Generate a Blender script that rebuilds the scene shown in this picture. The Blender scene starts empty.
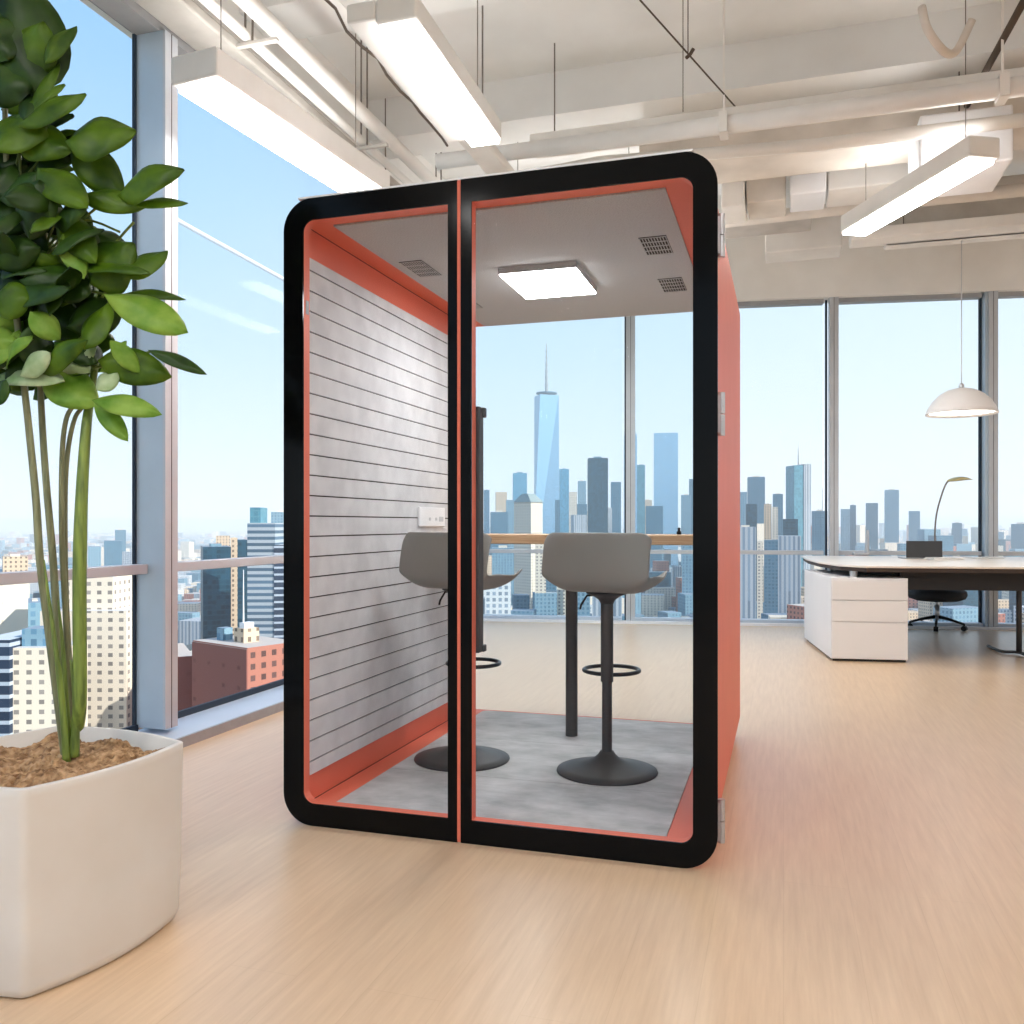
import bpy, bmesh, math, random
from mathutils import Vector, Matrix
random.seed(7)
C = bpy.context.scene.collection
PI = math.pi
FPX = 877.0; HY = 524.0; CAMZ = 1.11
TH = math.radians(17.2)
CO, SI = math.cos(TH), math.sin(TH)

# ------------------------------------------------------------------ helpers
def atz(px, py, z):                 # pixel -> world point on the level plane z
    Y = FPX * (CAMZ - z) / (py - HY)
    return Vector(((px - 512) / FPX * Y, Y, z))
def aty(px, py, Y):                 # pixel -> world point at distance Y
    return Vector(((px - 512) / FPX * Y, Y, CAMZ - (py - HY) / FPX * Y))
def room(p):                        # world -> room axes
    return Vector((p.x * CO - p.y * SI, p.x * SI + p.y * CO, p.z))
def world(a, b, z=0.0):             # room axes -> world
    return Vector((a * CO + b * SI, -a * SI + b * CO, z))
def RZ(p): return room(p)

def link(o, parent=None, **kw):
    C.objects.link(o)
    if parent: o.parent = parent
    for k, v in kw.items():
        if v: o[k] = v
    return o
def empty(name, loc=(0, 0, 0), rz=0.0, label=None, cat=None, group=None, kind=None, parent=None):
    o = bpy.data.objects.new(name, None)
    o.location = loc; o.rotation_euler = (0, 0, rz); o.empty_display_size = .1
    return link(o, parent, label=label, category=cat, group=group, kind=kind)
def finish(name, bm, mat, parent=None, smooth=False, bevel=0.0, loc=None, rz=0.0, label=None, cat=None, group=None, kind=None, seg=2):
    bmesh.ops.recalc_face_normals(bm, faces=bm.faces)
    me = bpy.data.meshes.new(name); bm.to_mesh(me); bm.free()
    for m in (mat if isinstance(mat, (list, tuple)) else [mat]): me.materials.append(m)
    if smooth:
        for p in me.polygons: p.use_smooth = True
    o = bpy.data.objects.new(name, me)
    if loc is not None: o.location = loc
    o.rotation_euler = (0, 0, rz)
    link(o, parent, label=label, category=cat, group=group, kind=kind)
    if bevel:
        b = o.modifiers.new('bevel', 'BEVEL'); b.width = bevel; b.segments = seg; b.limit_method = 'ANGLE'
    return o
def BM(): return bmesh.new()
def box(bm, x0, x1, y0, y1, z0, z1, mi=0):
    v = [bm.verts.new(p) for p in ((x0,y0,z0),(x1,y0,z0),(x1,y1,z0),(x0,y1,z0),(x0,y0,z1),(x1,y0,z1),(x1,y1,z1),(x0,y1,z1))]
    for f in ((0,3,2,1),(4,5,6,7),(0,1,5,4),(1,2,6,5),(2,3,7,6),(3,0,4,7)):
        bm.faces.new([v[i] for i in f]).material_index = mi
    return v
def bx(name, mat, x0, x1, y0, y1, z0, z1, parent=None, bevel=0.0, **kw):
    bm = BM(); box(bm, x0, x1, y0, y1, z0, z1); return finish(name, bm, mat, parent, bevel=bevel, **kw)
def tube(bm, pts, r, n=12, cap=True):
    pts = [Vector(p) for p in pts]
    rs = r if isinstance(r, (list, tuple)) else [r] * len(pts)
    rings = []
    ref = Vector((0, 0, 1))
    d0 = (pts[1] - pts[0]).normalized()
    if abs(d0.dot(ref)) > .9: ref = Vector((1, 0, 0))
    for i, p in enumerate(pts):
        d = (pts[min(i + 1, len(pts) - 1)] - pts[max(i - 1, 0)]).normalized()
        a = d.cross(ref)
        if a.length < 1e-4: a = d.cross(Vector((0, 1, 0)))
        a.normalize(); b = d.cross(a).normalized(); ref = b.cross(d) * 1.0
        ref = -ref if ref.dot(a.cross(d)) < 0 else ref
        ref = a.cross(d).normalized()
        rings.append([bm.verts.new(p + (a * math.cos(t) + b * math.sin(t)) * rs[i]) for t in [2 * PI * k / n for k in range(n)]])
    for i in range(len(rings) - 1):
        for k in range(n):
            bm.faces.new((rings[i][k], rings[i][(k + 1) % n], rings[i + 1][(k + 1) % n], rings[i + 1][k]))
    if cap:
        bm.faces.new(rings[0]); bm.faces.new(list(reversed(rings[-1])))
def lathe(bm, prof, n=48, cx=0, cy=0):
    rings = []
    for r, z in prof:
        if r < 1e-5: rings.append([bm.verts.new((cx, cy, z))])
        else: rings.append([bm.verts.new((cx + r * math.cos(2*PI*k/n), cy + r * math.sin(2*PI*k/n), z)) for k in range(n)])
    for i in range(len(rings) - 1):
        A, B = rings[i], rings[i + 1]
        for k in range(n):
            k2 = (k + 1) % n
            if len(A) == 1 and len(B) == 1: continue
            if len(A) == 1: bm.faces.new((A[0], B[k2], B[k]))
            elif len(B) == 1: bm.faces.new((A[k], A[k2], B[0]))
            else: bm.faces.new((A[k], A[k2], B[k2], B[k]))
def rrect(x0, x1, z0, z1, r, n=10):     # r = (bottom-left, bottom-right, top-right, top-left)
    if not isinstance(r, (tuple, list)): r = (r,) * 4
    out = []
    for (cx, cz, sx, sz, a0, rr) in ((x0, z0, 1, 1, PI, r[0]), (x1, z0, -1, 1, 1.5*PI, r[1]), (x1, z1, -1, -1, 0, r[2]), (x0, z1, 1, -1, .5*PI, r[3])):
        for k in range(n + 1):
            a = a0 + .5 * PI * k / n
            out.append((cx + sx * rr + rr * math.cos(a), cz + sz * rr + rr * math.sin(a)))
    return out
def ring_prism(bm, outer, inner, y0, y1):
    n = len(outer)
    L = [[bm.verts.new((x, y, z)) for x, z in loop] for loop, y in ((outer, y0), (inner, y0), (outer, y1), (inner, y1))]
    for k in range(n):
        j = (k + 1) % n
        bm.faces.new((L[0][k], L[0][j], L[1][j], L[1][k]))
        bm.faces.new((L[2][k], L[3][k], L[3][j], L[2][j]))
        bm.faces.new((L[0][k], L[2][k], L[2][j], L[0][j]))
        bm.faces.new((L[1][k], L[1][j], L[3][j], L[3][k]))
def prism(bm, loop, z0, z1, flip=False):  # loop of (x,y)
    a = [bm.verts.new((x, y, z0)) for x, y in loop]; b = [bm.verts.new((x, y, z1)) for x, y in loop]
    n = len(loop)
    bm.faces.new(a[::-1]); bm.faces.new(b)
    for k in range(n): bm.faces.new((a[k], a[(k+1) % n], b[(k+1) % n], b[k]))

# ------------------------------------------------------------------ materials
def srgb(r, g, b):
    f = lambda c: (c/255/12.92) if c/255 <= .04045 else ((c/255 + .055)/1.055)**2.4
    return (f(r), f(g), f(b), 1)
def newmat(name):
    m = bpy.data.materials.new(name); m.use_nodes = True
    nt = m.node_tree; nt.nodes.clear()
    return m, nt, nt.nodes, nt.links
def pbr(name, col, rough=.5, metal=0.0, spec=.5, noise=None, bump=0.0, scale=20, stretch=(1,1,1), emis=None, coat=0.0, detail=4):
    m, nt, N, L = newmat(name)
    out = N.new('ShaderNodeOutputMaterial'); p = N.new('ShaderNodeBsdfPrincipled')
    L.new(p.outputs[0], out.inputs[0])
    p.inputs['Base Color'].default_value = col; p.inputs['Roughness'].default_value = rough
    p.inputs['Metallic'].default_value = metal; p.inputs['Specular IOR Level'].default_value = spec
    p.inputs['Coat Weight'].default_value = coat
    tc = N.new('ShaderNodeTexCoord'); mp = N.new('ShaderNodeMapping'); mp.inputs['Scale'].default_value = stretch
    nz = N.new('ShaderNodeTexNoise'); nz.inputs['Scale'].default_value = scale; nz.inputs['Detail'].default_value = detail
    L.new(tc.outputs['Object'], mp.inputs[0]); L.new(mp.outputs[0], nz.inputs['Vector'])
    cr = N.new('ShaderNodeValToRGB')
    c2 = noise if noise else tuple(c * .93 for c in col[:3]) + (1,)
    cr.color_ramp.elements[0].color = c2; cr.color_ramp.elements[1].color = col
    cr.color_ramp.elements[0].position = .35; cr.color_ramp.elements[1].position = .65
    L.new(nz.outputs['Fac'], cr.inputs[0]); L.new(cr.outputs[0], p.inputs['Base Color'])
    if bump:
        b = N.new('ShaderNodeBump'); b.inputs['Strength'].default_value = bump; b.inputs['Distance'].default_value = .01
        L.new(nz.outputs['Fac'], b.inputs['Height']); L.new(b.outputs[0], p.inputs['Normal'])
    return m
def emit(name, col, s):
    m, nt, N, L = newmat(name)
    out = N.new('ShaderNodeOutputMaterial'); e = N.new('ShaderNodeEmission')
    e.inputs[0].default_value = col; e.inputs[1].default_value = s
    L.new(e.outputs[0], out.inputs[0]); return m
def glassmat(name, refl=.04, tint=(.97, .985, .99, 1)):
    m, nt, N, L = newmat(name)
    out = N.new('ShaderNodeOutputMaterial'); t = N.new('ShaderNodeBsdfTransparent'); g = N.new('ShaderNodeBsdfGlossy')
    t.inputs[0].default_value = tint; g.inputs['Roughness'].default_value = .02
    mx = N.new('ShaderNodeMixShader'); fr = N.new('ShaderNodeLayerWeight'); fr.inputs[0].default_value = .12
    mm = N.new('ShaderNodeMath'); mm.operation = 'MULTIPLY'; mm.inputs[1].default_value = refl * 4
    L.new(fr.outputs['Fresnel'], mm.inputs[0]); L.new(mm.outputs[0], mx.inputs[0])
    L.new(t.outputs[0], mx.inputs[1]); L.new(g.outputs[0], mx.inputs[2]); L.new(mx.outputs[0], out.inputs[0])
    return m

M = {}
M['coral'] = pbr('coral_lacquer', srgb(226, 118, 94), .5, spec=.3, noise=srgb(223, 115, 91), scale=6)
M['black'] = pbr('black_glass_border', srgb(10, 10, 11), .12, spec=.12)
M['podglass'] = glassmat('pod_glass', .012)
M['winglass'] = glassmat('window_glass', .015)
M['felt'] = pbr('grey_felt', srgb(190, 190, 190), .95, spec=.1, noise=srgb(176, 175, 176), scale=160, bump=.25, detail=6)
M['slat'] = pbr('grey_slat', srgb(214, 214, 216), .95, spec=.05, noise=srgb(200, 200, 203), scale=9, detail=8)
M['gap'] = pbr('dark_gap', srgb(58, 52, 48), .9)
M['chargrey'] = pbr('charcoal_metal', srgb(78, 76, 76), .5, metal=.3, spec=.4, scale=300)
M['handle'] = pbr('handle_grey', srgb(72, 73, 76), .5, spec=.4)
M['seat'] = pbr('taupe_plastic', srgb(142, 140, 136), .55, spec=.35, scale=3)
M['ringblk'] = pbr('black_ring', srgb(30, 32, 36), .35, spec=.5)
M['steel'] = pbr('brushed_steel', srgb(190, 190, 192), .35, metal=.7, scale=60, stretch=(1, 1, 8))
M['mullion'] = pbr('mullion_alu', srgb(196, 199, 204), .5, metal=.1, scale=4)
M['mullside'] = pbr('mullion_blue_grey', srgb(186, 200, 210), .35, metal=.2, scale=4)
M['header'] = pbr('header_grey', srgb(150, 150, 150), .5)
M['rubber'] = pbr('gasket', srgb(30, 45, 60), .6)
M['white'] = pbr('white_paint', srgb(240, 240, 242), .5, scale=3)
M['cabwhite'] = pbr('cabinet_white', srgb(236, 232, 230), .45, scale=3, noise=srgb(234, 230, 228))
M['ceil'] = pbr('ceiling_plaster', srgb(232, 232, 230), .9, spec=.1, noise=srgb(220, 219, 216), scale=1.3, detail=5)
M['duct'] = pbr('painted_duct', srgb(236, 233, 228), .7, spec=.25, noise=srgb(222, 218, 212), scale=2.2, detail=6)
M['duct2'] = pbr('painted_duct_tan', srgb(222, 214, 204), .75, spec=.2, noise=srgb(204, 196, 186), scale=3.1, detail=6)
M['duct3'] = pbr('galvanised_duct', srgb(192, 186, 178), .6, spec=.3, noise=srgb(172, 166, 158), scale=4, detail=6)
M['wallm'] = pbr('wall_plaster', srgb(240, 238, 234), .85, spec=.15, noise=srgb(230, 227, 222), scale=1.5)
M['sill'] = pbr('sill_alu', srgb(196, 205, 216), .4, metal=.1, scale=3)
M['silldark'] = pbr('sill_grey', srgb(160, 162, 165), .5)
M['tubeglow'] = emit('lamp_diffuser', (1, .98, .955, 1), 23.0)
M['topfill'] = emit('added_ceiling_fill', (1, .98, .96, 1), 7.5)  # glow added on top of the strip lamps to brighten the ceiling
M['podglow'] = emit('pod_lamp_diffuser', (1, .99, .98, 1), 27.0)
M['pendglow'] = emit('pendant_glow', (1, .93, .82, 1), 9)
M['cable'] = pbr('dark_cable', srgb(80, 66, 54), .7)
M['wire'] = pbr('steel_wire', srgb(120, 112, 104), .5, metal=.4)
M['tablewood'] = pbr('oak_edge', srgb(206, 172, 136), .5, noise=srgb(186, 148, 112), scale=8, stretch=(.6, 8, 14), detail=8)
M['desktop'] = pbr('desk_top', srgb(238, 226, 212), .35, scale=2)
M['deskedge'] = pbr('desk_under', srgb(66, 52, 44), .6)
M['darkpanel'] = pbr('dark_panel', srgb(38, 33, 32), .5)
M['blackfab'] = pbr('black_fabric', srgb(36, 37, 40), .8, bump=.2, scale=200)
M['blackmet'] = pbr('black_metal', srgb(34, 32, 32), .4, metal=.5)
M['screen'] = pbr('dark_screen', srgb(56, 56, 58), .35)
M['brass'] = pbr('brass', srgb(214, 196, 140), .35, metal=.5)
M['paper'] = pbr('paper', srgb(225, 222, 218), .8)
M['pot'] = pbr('pot_concrete', srgb(222, 217, 211), .7, spec=.25, noise=srgb(213, 205, 196), scale=2.3, detail=6)
M['soil'] = pbr('bark_soil', srgb(196, 160, 122), .95, spec=.1, noise=srgb(126, 94, 66), scale=38, bump=1.0, detail=10)
M['stem'] = pbr('green_stem', srgb(128, 148, 62), .5, noise=srgb(86, 104, 44), scale=14, stretch=(6, 6, .6), detail=6)
M['stemgrey'] = pbr('olive_stem', srgb(138, 140, 104), .55, noise=srgb(104, 106, 74), scale=14, stretch=(6, 6, .6), detail=6)

def leafmat(name, c1, c2, tr):
    m, nt, N, L = newmat(name)
    out = N.new('ShaderNodeOutputMaterial'); p = N.new('ShaderNodeBsdfPrincipled'); t = N.new('ShaderNodeBsdfTranslucent')
    mx = N.new('ShaderNodeMixShader'); mx.inputs[0].default_value = tr
    tc = N.new('ShaderNodeTexCoord'); nz = N.new('ShaderNodeTexNoise'); nz.inputs['Scale'].default_value = 11; nz.inputs['Detail'].default_value = 5
    cr = N.new('ShaderNodeValToRGB'); cr.color_ramp.elements[0].color = c1; cr.color_ramp.elements[1].color = c2
    cr.color_ramp.elements[0].position = .35; cr.color_ramp.elements[1].position = .65
    L.new(tc.outputs['Object'], nz.inputs['Vector']); L.new(nz.outputs[0], cr.inputs[0])
    L.new(cr.outputs[0], p.inputs['Base Color']); L.new(cr.outputs[0], t.inputs[0])
    p.inputs['Roughness'].default_value = .42; p.inputs['Specular IOR Level'].default_value = .35
    L.new(p.outputs[0], mx.inputs[1]); L.new(t.outputs[0], mx.inputs[2]); L.new(mx.outputs[0], out.inputs[0])
    return m
M['leaf1'] = leafmat('leaf_green', srgb(52, 84, 14), srgb(98, 132, 24), .34)
M['leaf2'] = leafmat('leaf_deep', srgb(26, 50, 12), srgb(56, 88, 20), .26)
M['leaf3'] = leafmat('leaf_bright', srgb(96, 146, 34), srgb(160, 192, 84), .35)
M['leaf4'] = leafmat('leaf_pale', srgb(140, 170, 110), srgb(196, 212, 170), .25)

def carpet():
    m, nt, N, L = newmat('stone_tile_floor')
    out = N.new('ShaderNodeOutputMaterial'); p = N.new('ShaderNodeBsdfPrincipled'); L.new(p.outputs[0], out.inputs[0])
    tc = N.new('ShaderNodeTexCoord'); nz = N.new('ShaderNodeTexNoise'); nz.inputs['Scale'].default_value = 3.2; nz.inputs['Detail'].default_value = 9; nz.inputs['Roughness'].default_value = .65
    mp = N.new('ShaderNodeMapping'); mp.inputs['Scale'].default_value = (1.6, 2.6, 1)
    L.new(tc.outputs['Object'], mp.inputs[0]); L.new(mp.outputs[0], nz.inputs['Vector'])
    cr = N.new('ShaderNodeValToRGB'); cr.color_ramp.elements[0].color = srgb(160, 162, 164); cr.color_ramp.elements[1].color = srgb(206, 206, 207)
    cr.color_ramp.elements[0].position = .3; cr.color_ramp.elements[1].position = .7
    L.new(nz.outputs['Fac'], cr.inputs[0])
    br = N.new('ShaderNodeTexBrick'); br.inputs['Scale'].default_value = 1.0; br.inputs['Brick Width'].default_value = 50.0; br.inputs['Row Height'].default_value = .62
    br.inputs['Mortar Size'].default_value = .003; br.inputs['Color1'].default_value = (1, 1, 1, 1); br.inputs['Color2'].default_value = (.97, .97, .97, 1); br.inputs['Mortar'].default_value = (.72, .72, .72, 1)
    L.new(tc.outputs['Object'], br.inputs['Vector'])
    mx = N.new('ShaderNodeMixRGB'); mx.blend_type = 'MULTIPLY'; mx.inputs[0].default_value = 1
    L.new(cr.outputs[0], mx.inputs[1]); L.new(br.outputs[0], mx.inputs[2]); L.new(mx.outputs[0], p.inputs['Base Color'])
    p.inputs['Roughness'].default_value = .8
    return m
M['tile'] = carpet()

def woodfloor():
    m, nt, N, L = newmat('pale_oak_floor')
    out = N.new('ShaderNodeOutputMaterial'); p = N.new('ShaderNodeBsdfPrincipled'); L.new(p.outputs[0], out.inputs[0])
    tc = N.new('ShaderNodeTexCoord')
    mp = N.new('ShaderNodeMapping'); mp.inputs['Scale'].default_value = (22, 1.3, 1)
    nz = N.new('ShaderNodeTexNoise'); nz.inputs['Scale'].default_value = 2.2; nz.inputs['Detail'].default_value = 9; nz.inputs['Roughness'].default_value = .62
    L.new(tc.outputs['Object'], mp.inputs[0]); L.new(mp.outputs[0], nz.inputs['Vector'])
    cr = N.new('ShaderNodeValToRGB'); cr.color_ramp.elements[0].color = srgb(208, 177, 144); cr.color_ramp.elements[1].color = srgb(222, 193, 160)
    cr.color_ramp.elements[0].position = .3; cr.color_ramp.elements[1].position = .7
    L.new(nz.outputs['Fac'], cr.inputs[0])
    mp2 = N.new('ShaderNodeMapping'); mp2.inputs['Rotation'].default_value = (0, 0, PI/2)
    br = N.new('ShaderNodeTexBrick'); br.inputs['Scale'].default_value = 1.0; br.inputs['Brick Width'].default_value = 1.9; br.inputs['Row Height'].default_value = .19
    br.inputs['Mortar Size'].default_value = .0012; br.inputs['Color1'].default_value = (1, 1, 1, 1); br.inputs['Color2'].default_value = (.975, .97, .965, 1); br.inputs['Mortar'].default_value = (.92, .9, .88, 1)
    L.new(tc.outputs['Object'], mp2.inputs[0]); L.new(mp2.outputs[0], br.inputs['Vector'])
    mx = N.new('ShaderNodeMixRGB'); mx.blend_type = 'MULTIPLY'; mx.inputs[0].default_value = 1
    L.new(cr.outputs[0], mx.inputs[1]); L.new(br.outputs[0], mx.inputs[2]); L.new(mx.outputs[0], p.inputs['Base Color'])
    p.inputs['Roughness'].default_value = .33; p.inputs['Specular IOR Level'].default_value = .55
    return m
M['floor'] = woodfloor()

def facade(name, wall, win, w=3.2, h=3.4, fu=.5, fv=.5, roof=None, rough=.7, spec=.3, vary=.12):
    """building skin in metres of the building's own axes: a grid of windows on the sides, a plain roof"""
    m, nt, N, L = newmat(name)
    out = N.new('ShaderNodeOutputMaterial'); p = N.new('ShaderNodeBsdfPrincipled'); L.new(p.outputs[0], out.inputs[0])
    tc = N.new('ShaderNodeTexCoord'); sx = N.new('ShaderNodeSeparateXYZ'); sn = N.new('ShaderNodeSeparateXYZ')
    L.new(tc.outputs['Object'], sx.inputs[0]); L.new(tc.outputs['Normal'], sn.inputs[0])
    def math_(op, a, b=None, c=None):
        n = N.new('ShaderNodeMath'); n.operation = op
        for i, v in enumerate((a, b, c)):
            if v is None: continue
            if isinstance(v, (int, float)): n.inputs[i].default_value = v
            else: L.new(v, n.inputs[i])
        return n.outputs[0]
    ax = math_('GREATER_THAN', math_('ABSOLUTE', sn.outputs[0]), .5)
    u = math_('ADD', math_('MULTIPLY', sx.outputs[0], math_('SUBTRACT', 1.0, ax)), math_('MULTIPLY', sx.outputs[1], ax))
    fu_ = math_('FRACT', math_('DIVIDE', u, w)); fv_ = math_('FRACT', math_('DIVIDE', sx.outputs[2], h))
    mu = math_('LESS_THAN', math_('ABSOLUTE', math_('SUBTRACT', fu_, .5)), fu / 2)
    mv = math_('LESS_THAN', math_('ABSOLUTE', math_('SUBTRACT', fv_, .5)), fv / 2)
    side = math_('LESS_THAN', math_('ABSOLUTE', sn.outputs[2]), .7)
    mask = math_('MULTIPLY', math_('MULTIPLY', mu, mv), side)
    wn = N.new('ShaderNodeTexWhiteNoise'); cv = N.new('ShaderNodeCombineXYZ')
    L.new(math_('FLOOR', math_('DIVIDE', u, w)), cv.inputs[0]); L.new(math_('FLOOR', math_('DIVIDE', sx.outputs[2], h)), cv.inputs[1]); L.new(ax, cv.inputs[2])
    L.new(cv.outputs[0], wn.inputs[0])
    hs = N.new('ShaderNodeHueSaturation'); hs.inputs['Color'].default_value = win
    L.new(math_('ADD', math_('MULTIPLY', wn.outputs[0], vary * 4), 1 - vary * 2), hs.inputs['Value'])
    mx = N.new('ShaderNodeMixRGB'); mx.inputs[1].default_value = wall; L.new(mask, mx.inputs[0]); L.new(hs.outputs[0], mx.inputs[2])
    mr = N.new('ShaderNodeMixRGB'); mr.inputs[1].default_value = roof or tuple(c * .8 for c in wall[:3]) + (1,)
    L.new(side, mr.inputs[0]); L.new(mx.outputs[0], mr.inputs[2]); L.new(mr.outputs[0], p.inputs['Base Color'])
    p.inputs['Roughness'].default_value = rough; p.inputs['Specular IOR Level'].default_value = spec
    return m
F = {
 'cream': facade('cream_masonry', srgb(232, 218, 198), srgb(146, 138, 130), 4.2, 3.4, .42, .45, srgb(200, 198, 196)),
 'tan': facade('tan_masonry', srgb(214, 190, 162), srgb(128, 112, 98), 3.6, 3.6, .4, .5),
 'plaincream': facade('plain_cream', srgb(228, 216, 198), srgb(216, 204, 186), 9, 9, .1, .2),
 'white': facade('white_grid', srgb(216, 218, 218), srgb(136, 150, 164), 3.6, 3.6, .55, .6),
 'brick': facade('red_brick', srgb(170, 112, 96), srgb(96, 70, 66), 4.4, 4.0, .45, .5, srgb(186, 176, 168)),
 'brickdark': facade('plain_brick', srgb(140, 88, 80), srgb(130, 80, 72), 9, 7, .2, .2, srgb(186, 176, 168)),
 'glassdark': facade('dark_glass', srgb(34, 76, 94), srgb(24, 64, 84), 3, 3.6, .9, .75, srgb(90, 110, 124), .35, .5, .2),
 'glassteal': facade('teal_glass', srgb(96, 146, 160), srgb(84, 138, 156), 3, 3.8, .85, .8, srgb(80, 108, 122), .35, .5, .1),
 'glassblue': facade('blue_glass', srgb(98, 158, 184), srgb(78, 142, 174), 3, 4, .85, .8, srgb(110, 140, 160), .3, .5, .1),
 'glasspale': facade('pale_glass', srgb(146, 186, 212), srgb(130, 176, 206), 4, 5, .85, .8, srgb(140, 160, 172), .3, .5, .06),
 'bands': facade('banded_grey', srgb(176, 184, 190), srgb(84, 108, 128), 60, 4.0, 1.1, .5, srgb(190, 196, 200)),
 'darkbands': facade('banded_dark', srgb(176, 186, 198), srgb(44, 58, 78), 60, 4.4, 1.1, .7, srgb(190, 196, 200)),
 'ribs': facade('ribbed_pale', srgb(186, 190, 194), srgb(132, 146, 160), 4.0, 90, .5, 1.1, srgb(170, 174, 178)),
 'bluegrey': facade('blue_grey', srgb(126, 158, 174), srgb(92, 128, 150), 4, 4, .5, .6, srgb(130, 146, 160)),
 'slate': facade('slate_blue', srgb(84, 122, 142), srgb(64, 104, 128), 4, 4, .6, .6, srgb(110, 126, 142)),
}

# ------------------------------------------------------------------ camera, sky, sun
cam = bpy.data.cameras.new('camera'); co = bpy.data.objects.new('camera', cam); C.objects.link(co)
cam.sensor_width = 36; cam.lens = 36 * FPX / 1024; cam.shift_y = (HY - 512) / 1024 ; cam.clip_end = 60000; cam.clip_start = .05
co.location = (0, 0, CAMZ); co.rotation_euler = (PI/2, 0, 0)
bpy.context.scene.camera = co

w = bpy.data.worlds.new('sky'); bpy.context.scene.world = w; w.use_nodes = True
nt = w.node_tree; N, L = nt.nodes, nt.links; N.clear()
wo = N.new('ShaderNodeOutputWorld'); bg = N.new('ShaderNodeBackground'); L.new(bg.outputs[0], wo.inputs[0])
tc = N.new('ShaderNodeTexCoord'); sp = N.new('ShaderNodeSeparateXYZ'); L.new(tc.outputs['Generated'], sp.inputs[0])
cr = N.new('ShaderNodeValToRGB'); r = cr.color_ramp
stops = [(0.0, srgb(232, 243, 248)), (.06, srgb(226, 241, 250)), (.18, srgb(202, 229, 250)), (.34, srgb(174, 214, 249)), (.5, srgb(146, 196, 244)), (1.0, srgb(90, 150, 225))]
while len(r.elements) < len(stops): r.elements.new(.5)
for e, (p_, c_) in zip(r.elements, stops): e.position = p_; e.color = c_
L.new(sp.outputs[2], cr.inputs[0])
# paler towards the sun side (+x)
mr = N.new('ShaderNodeMapRange'); mr.inputs[1].default_value = -.35; mr.inputs[2].default_value = .75; mr.inputs[3].default_value = 0; mr.inputs[4].default_value = .55
L.new(sp.outputs[0], mr.inputs[0])
mx = N.new('ShaderNodeMixRGB'); L.new(mr.outputs[0], mx.inputs[0]); L.new(cr.outputs[0], mx.inputs[1]); mx.inputs[2].default_value = srgb(246, 249, 251)
L.new(mx.outputs[0], bg.inputs[0]); bg.inputs[1].default_value = .93

sl = bpy.data.lights.new('sun', 'SUN'); sl.energy = 5.2; sl.angle = .01; sl.color = (1, .95, .87)
so = bpy.data.objects.new('sun', sl); C.objects.link(so)
sd = Vector((.86, -.42, .6)).normalized()
so.rotation_euler = sd.to_track_quat('Z', 'Y').to_euler(); so.location = (30, -20, 60)

# ------------------------------------------------------------------ room shell (room axes, turned by -TH)
ROOM = -TH
A0, A1 = -3.0, 9.0       # left window plane, right wall (room axes)
def rbx(name, mat, a0, a1, b0, b1, z0, z1, parent=None, bevel=0.0, **kw):
    kw.setdefault('rz', ROOM if parent is None else 0)
    return bx(name, mat, a0, a1, b0, b1, z0, z1, parent, bevel, **kw)
# back wall line in world: through (2.51,9.65), direction angle -8.9 deg
BA = math.radians(-8.9); BP = Vector((2.51, 9.62)); BD = Vector((math.cos(BA), math.sin(BA))); BN = Vector((-BD.y, BD.x))
def backx(px, off=0.0):            # distance along the back wall where the pixel column meets it
    k = (px - 512) / FPX; P = BP + BN * off
    return (k * P.y - P.x) / (BD.x - k * BD.y)
TOPZ = 3.56; CZ = 4.3
# floor outline: room polygon cut by the back wall
def backpt(t, off=0): return BP + BD * t + BN * off
def left_t(a):                       # back wall parameter where it meets room-axis a
    # (BP+BD t).x*CO - y*SI = a
    return (a - (BP.x * CO - BP.y * SI)) / (BD.x * CO - BD.y * SI)
def outline(aL, aR, bN, off):
    P = BP + BN * off
    tl = (aL - (P.x * CO - P.y * SI)) / (BD.x * CO - BD.y * SI); tr = (aR - (P.x * CO - P.y * SI)) / (BD.x * CO - BD.y * SI)
    wl = P + BD * tl; wr = P + BD * tr
    f = lambda q: (q.x * CO - q.y * SI, q.x * SI + q.y * CO)
    return [(aL, bN), (aR, bN), f(wr), f(wl)]
BAY = 8.1
def roomloop():
    q = outline(-3.3, 9.2, -6, .3); q2 = outline(-4.25, 9.2, -6, .3)
    return [(-3.3, -6), (9.2, -6), q[2], q2[3], (-4.25, BAY), (-3.3, BAY)]
bm = BM(); prism(bm, roomloop(), -.3, 0); finish('floor', bm, M['floor'], rz=ROOM, kind='structure')
bm = BM(); prism(bm, roomloop(), CZ, CZ + .3); finish('ceiling', bm, M['ceil'], rz=ROOM, kind='structure')
rbx('wall_right', M['wallm'], 9.0, 9.2, -6, 8.2, 0, CZ, kind='structure')
rbx('wall_left', M['wallm'], -3.3, -2.99, -6, BAY, TOPZ + .12, CZ, kind='structure')
TL = (left_t(-4.2)); TR = left_t(9.0)
bw = lambda name, mat, t0, t1, n0, n1, z0, z1, parent=None, bevel=0.0, **kw: bx(name, mat, t0, t1, n0, n1, z0, z1, parent, bevel, loc=((BP.x, BP.y, 0) if parent is None else None), rz=(BA if parent is None else 0), **kw)
bw('wall_back', M['wallm'], TL, TR, -.02, .25, TOPZ, CZ, kind='structure')

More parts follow.
